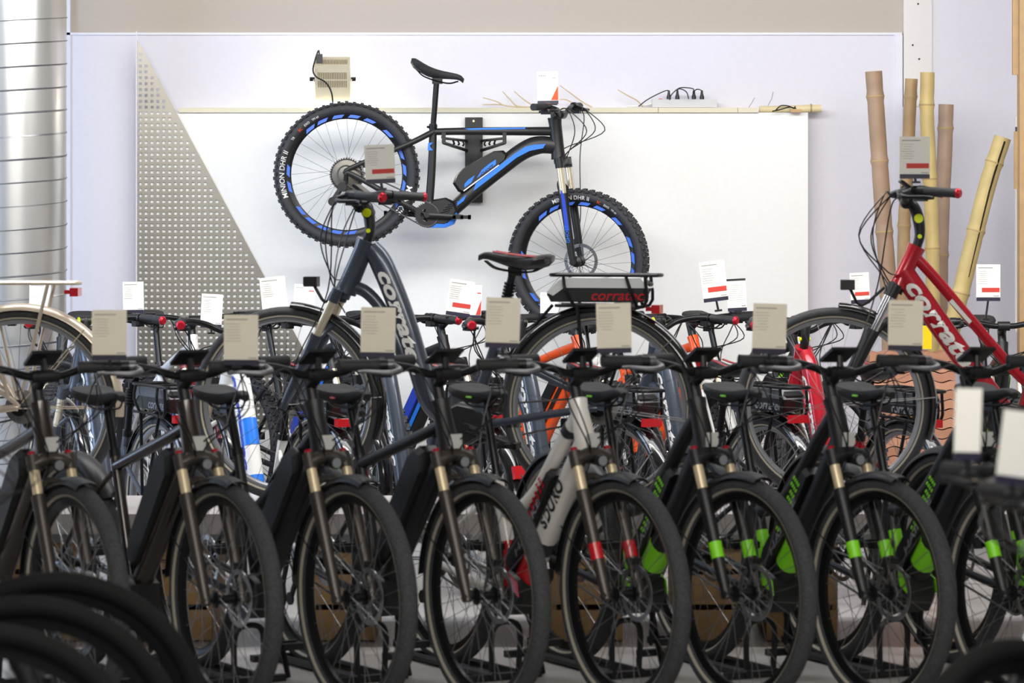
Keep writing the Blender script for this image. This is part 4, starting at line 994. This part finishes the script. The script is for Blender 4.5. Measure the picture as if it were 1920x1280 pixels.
# ------------------------------------------------------------------ price cards
bpy.context.view_layer.update()
from mathutils.bvhtree import BVHTree
bv_v, bv_f = [], []
for ob in SC.objects:
    if ob.type == 'MESH' and ob.name.split('.')[0] in ('handlebar', 'grip', 'stem', 'brake_lever', 'shifter', 'bar_end_cap'):
        n0 = len(bv_v); bv_v += [ob.matrix_world @ v.co for v in ob.data.vertices]; bv_f += [tuple(i+n0 for i in p.vertices) for p in ob.data.polygons]
BARS = BVHTree.FromPolygons(bv_v, bv_f)
for ob in SC.objects:
    if ob.type == 'MESH' and ob.name.split('.')[0] in ('cables', 'display', 'saddle'):
        n0 = len(bv_v); bv_v += [ob.matrix_world @ v.co for v in ob.data.vertices]; bv_f += [tuple(i+n0 for i in p.vertices) for p in ob.data.polygons]
CLEAR = BVHTree.FromPolygons(bv_v, bv_f)
def settle(px, py, hpx, d):
    """the depth near d, and the stalk length, at which the card's clip sits on a handlebar"""
    best = None
    for i in range(-42, 70):
        dd = d+i*.02; c = P3(px, py, dd); hz = hpx*dd/F/2+.013
        for ox in (-.10, -.075, -.05, -.03, -.012, .004, .016, .03, .05, .075, .10):
            h = BARS.ray_cast(c+V(ox, 0, -hz), V(0, 0, -1), .6)
            if h[0] is not None:
                sc = h[3]+abs(i)*.003+abs(ox)*.4
                kx = dd/F; near = min(CLEAR.find_nearest(c+V(hpx*kx*.37*e, 0, -hz+.03*q_))[3] for e in (-1, -.5, 0, .5, 1) for q_ in (0, 1, 2))
                side = [CLEAR.ray_cast(c+V(ox+e, f_, -hz), V(0, 0, -1), h[3]-.003)[0] for e in (-.015, 0, .015) for f_ in (-.011, .011)]
                if px < 600 and any(q_ is not None for q_ in side): continue
                if near < .011 or (CLEAR.ray_cast(c+V(ox, 0, -hz), V(0, 0, -1), h[3]-.004)[0] is not None): continue
                if h[3] > .012 and (best is None or sc < best[0]): best = (sc, dd, h[3], ox)
    return best
def price_tag(px, py, wpx, hpx, d, label, style='plain', roll=0.0, yaw=0.0, stalk=.035, group=None, bar=None):
    bst = settle(px, py, hpx, d)
    if not bst:
        for sh, sv in [(0, -5), (0, -10), (0, -15)]+[(q*e, v) for q in (4, 8, 12, 16, 20, 26, 32, 38) for v in (0, -8) for e in (1, -1)]:
            bst = settle(px+sh, py+sv, hpx, d)
            if bst: px += sh; py += sv; break
    ox = .004
    if bst: d = bst[1]; ox = bst[3]; stalk = bst[2]-.0055-abs(ox*math.sin(math.radians(roll)))
    k = d/F; wd, ht = wpx*k, hpx*k; c = P3(px, py, d)
    o = empty('price_card', c); tag(o, label, 'price card', group)
    R = (Matrix.Rotation(math.radians(yaw), 4, 'Z') @ Matrix.Rotation(math.radians(roll), 4, 'Y'))
    o.rotation_euler = R.to_euler()
    MB().box((0, 0, 0), (wd, .0016, ht)).build('card', cardb if group and 'front row' in group else card, o, False)
    prs = [MB(), MB(), MB()]
    def ln(x, z, w_, h_): prs[0 if z > .33 else 1 if z > -.3 else 2].box((x*wd, -.0012, z*ht), (w_*wd, .0008, h_*ht))
    if style in ('plain', 'red'):
        ln(-.12, .40, .62, .022); rnd = random.Random(int(px))
        for i in range(7): ln(-.22+rnd.uniform(-.02, .02), .30-.062*i, .34+rnd.uniform(-.1, .12), .008); ln(-.43, .30-.062*i, .02, .01)
        ln(.33, -.44, .24, .018)
    elif style in ('orange', 'badge'):
        for i in range(4): ln(-.38+.09*i, .36, .045, .035)
        ln(.3, .28, .2, .015)
    elif style == 'header':
        for i in range(8): ln(-.05, .28-.07*i, .8, .006)
        ln(.34, -.42, .22, .03)
    for pr in prs:
        if pr.v: pr.build('print', ink, o, False)
    if style == 'red': MB().box((.10*wd, -.0014, -.26*ht), (.74*wd, .001, .13*ht)).build('red_band', redink, o, False)
    if style in ('orange', 'redtri'):
        MB().prism([(.5*wd-.002, -.46*ht), (.14*wd, -.46*ht), (.5*wd-.002, .02*ht)], -.0012, -.0022).build('orange_corner', orink if style == 'orange' else redink, o, False)
    if style in ('redtri', 'badge'): MB().box((.32*wd, -.0014, .24*ht), (.25*wd, .001, .03*ht)).build('red_mark', redink, o, False)
    if style == 'header': MB().box((0, -.0014, .46*ht), (wd, .001, .07*ht)).build('black_header', inkd, o, False)
    hz = -ht/2-.005
    h_ = MB().box((0, 0, hz), (wd*.98, .012, .016)); h_.build('holder', navy, o, False)
    ck = MB().sweep([V(0, 0, hz), V(ox, .0, hz-stalk)], .005, 8); ck.box((ox, 0, hz-stalk+.0), (.03, .022, .008)); ck.build('clip', black, o)
    return o
G1 = 'price cards on the front row bikes'
fr = [(205, 624, 'beige price card in front of the champagne rear wheel'), (452, 633, 'beige price card in front of the grey bike\'s front wheel'), (709, 619, 'beige price card in front of the grey bike\'s main tube'),
      (943, 601, 'beige price card under the grey bike\'s saddle'), (1151, 611, 'beige price card below the silver rack battery'), (1443, 612, 'beige price card left of the red bike\'s front wheel'), (1698, 606, 'beige price card in front of the red bike\'s fork')]
dd_ = [10.04, 10.08, 10.12, 10.16, 10.2, 10.25, 10.29]
for i, (x, y, lb) in enumerate(fr): price_tag(x, y, 65, 86, dd_[i], lb, 'plain', [0, 0, 1, 2, -1.5, 2, 1][i], [3, -4, 2, 8, -3, 10, -2][i], .03, G1)
price_tag(1815, 789, 52, 122, 6.85, 'near white price card beside the right edge', 'blank', 2, 12, .03, 'white price cards on the near bike')
price_tag(1906, 833, 62, 126, 6.4, 'near white price card cut by the right edge', 'blank', 7, -8, .03, 'white price cards on the near bike')
G2 = 'price cards on the bikes further back'
bk = [(712, 304, 56, 66, 11.72, 'red', -3, 'price card with red band on the grey bike\'s handlebar, before the hanging wheel', .05), (1715, 292, 57, 72, 11.7, 'red', 0, 'price card with red band on the red bike\'s handlebar', .03),
      (1027, 162, 40, 56, 15.72, 'orange', -1, 'white card with orange corner on the hanging bike\'s handlebar', .02), (75, 555, 40, 50, 14.6, 'plain', 1, 'white card in front of the duct', .04), (250, 555, 39, 54, 14.4, 'plain', -1, 'white card at the left border of the perforated sheet', .03),
      (397, 580, 40, 58, 14.3, 'plain', 3, 'white card in front of the perforated sheet', .03), (513, 550, 48, 62, 14.2, 'plain', -6, 'tilted white card at the slanting edge of the perforated sheet', .04), (571, 556, 40, 46, 14.6, 'badge', 3, 'white card with coloured dots behind the grey bike\'s headlight', .03),
      (863, 556, 46, 62, 13.5, 'red', 8, 'tilted price card with red band under the hanging bike\'s pedal', .03), (889, 573, 28, 58, 14.4, 'redtri', 2, 'narrow white card with red triangle behind the tilted red-banded one', .03), (1030, 568, 34, 40, 14.8, 'badge', 0, 'white card half hidden by the hanging bike\'s front tyre', .06),
      (1338, 524, 47, 70, 13.5, 'red', -7, 'tilted price card with red band right of the silver rack battery', .03), (1381, 550, 36, 56, 14.5, 'header', -3, 'white card with black header right beside a tilted red-banded card', .03),
      (1612, 537, 36, 52, 13.4, 'red', -3, 'small price card with red band behind the red bike\'s headlight', .03), (1853, 527, 45, 63, 14.3, 'red', 0, 'price card with red band at the far right beside the leaning bamboo', .03)]
for x, y, w_, h_, d, sty, roll, lb, stk in bk: price_tag(x, y, w_, h_, d, lb, sty, roll, 0, stk, G2)
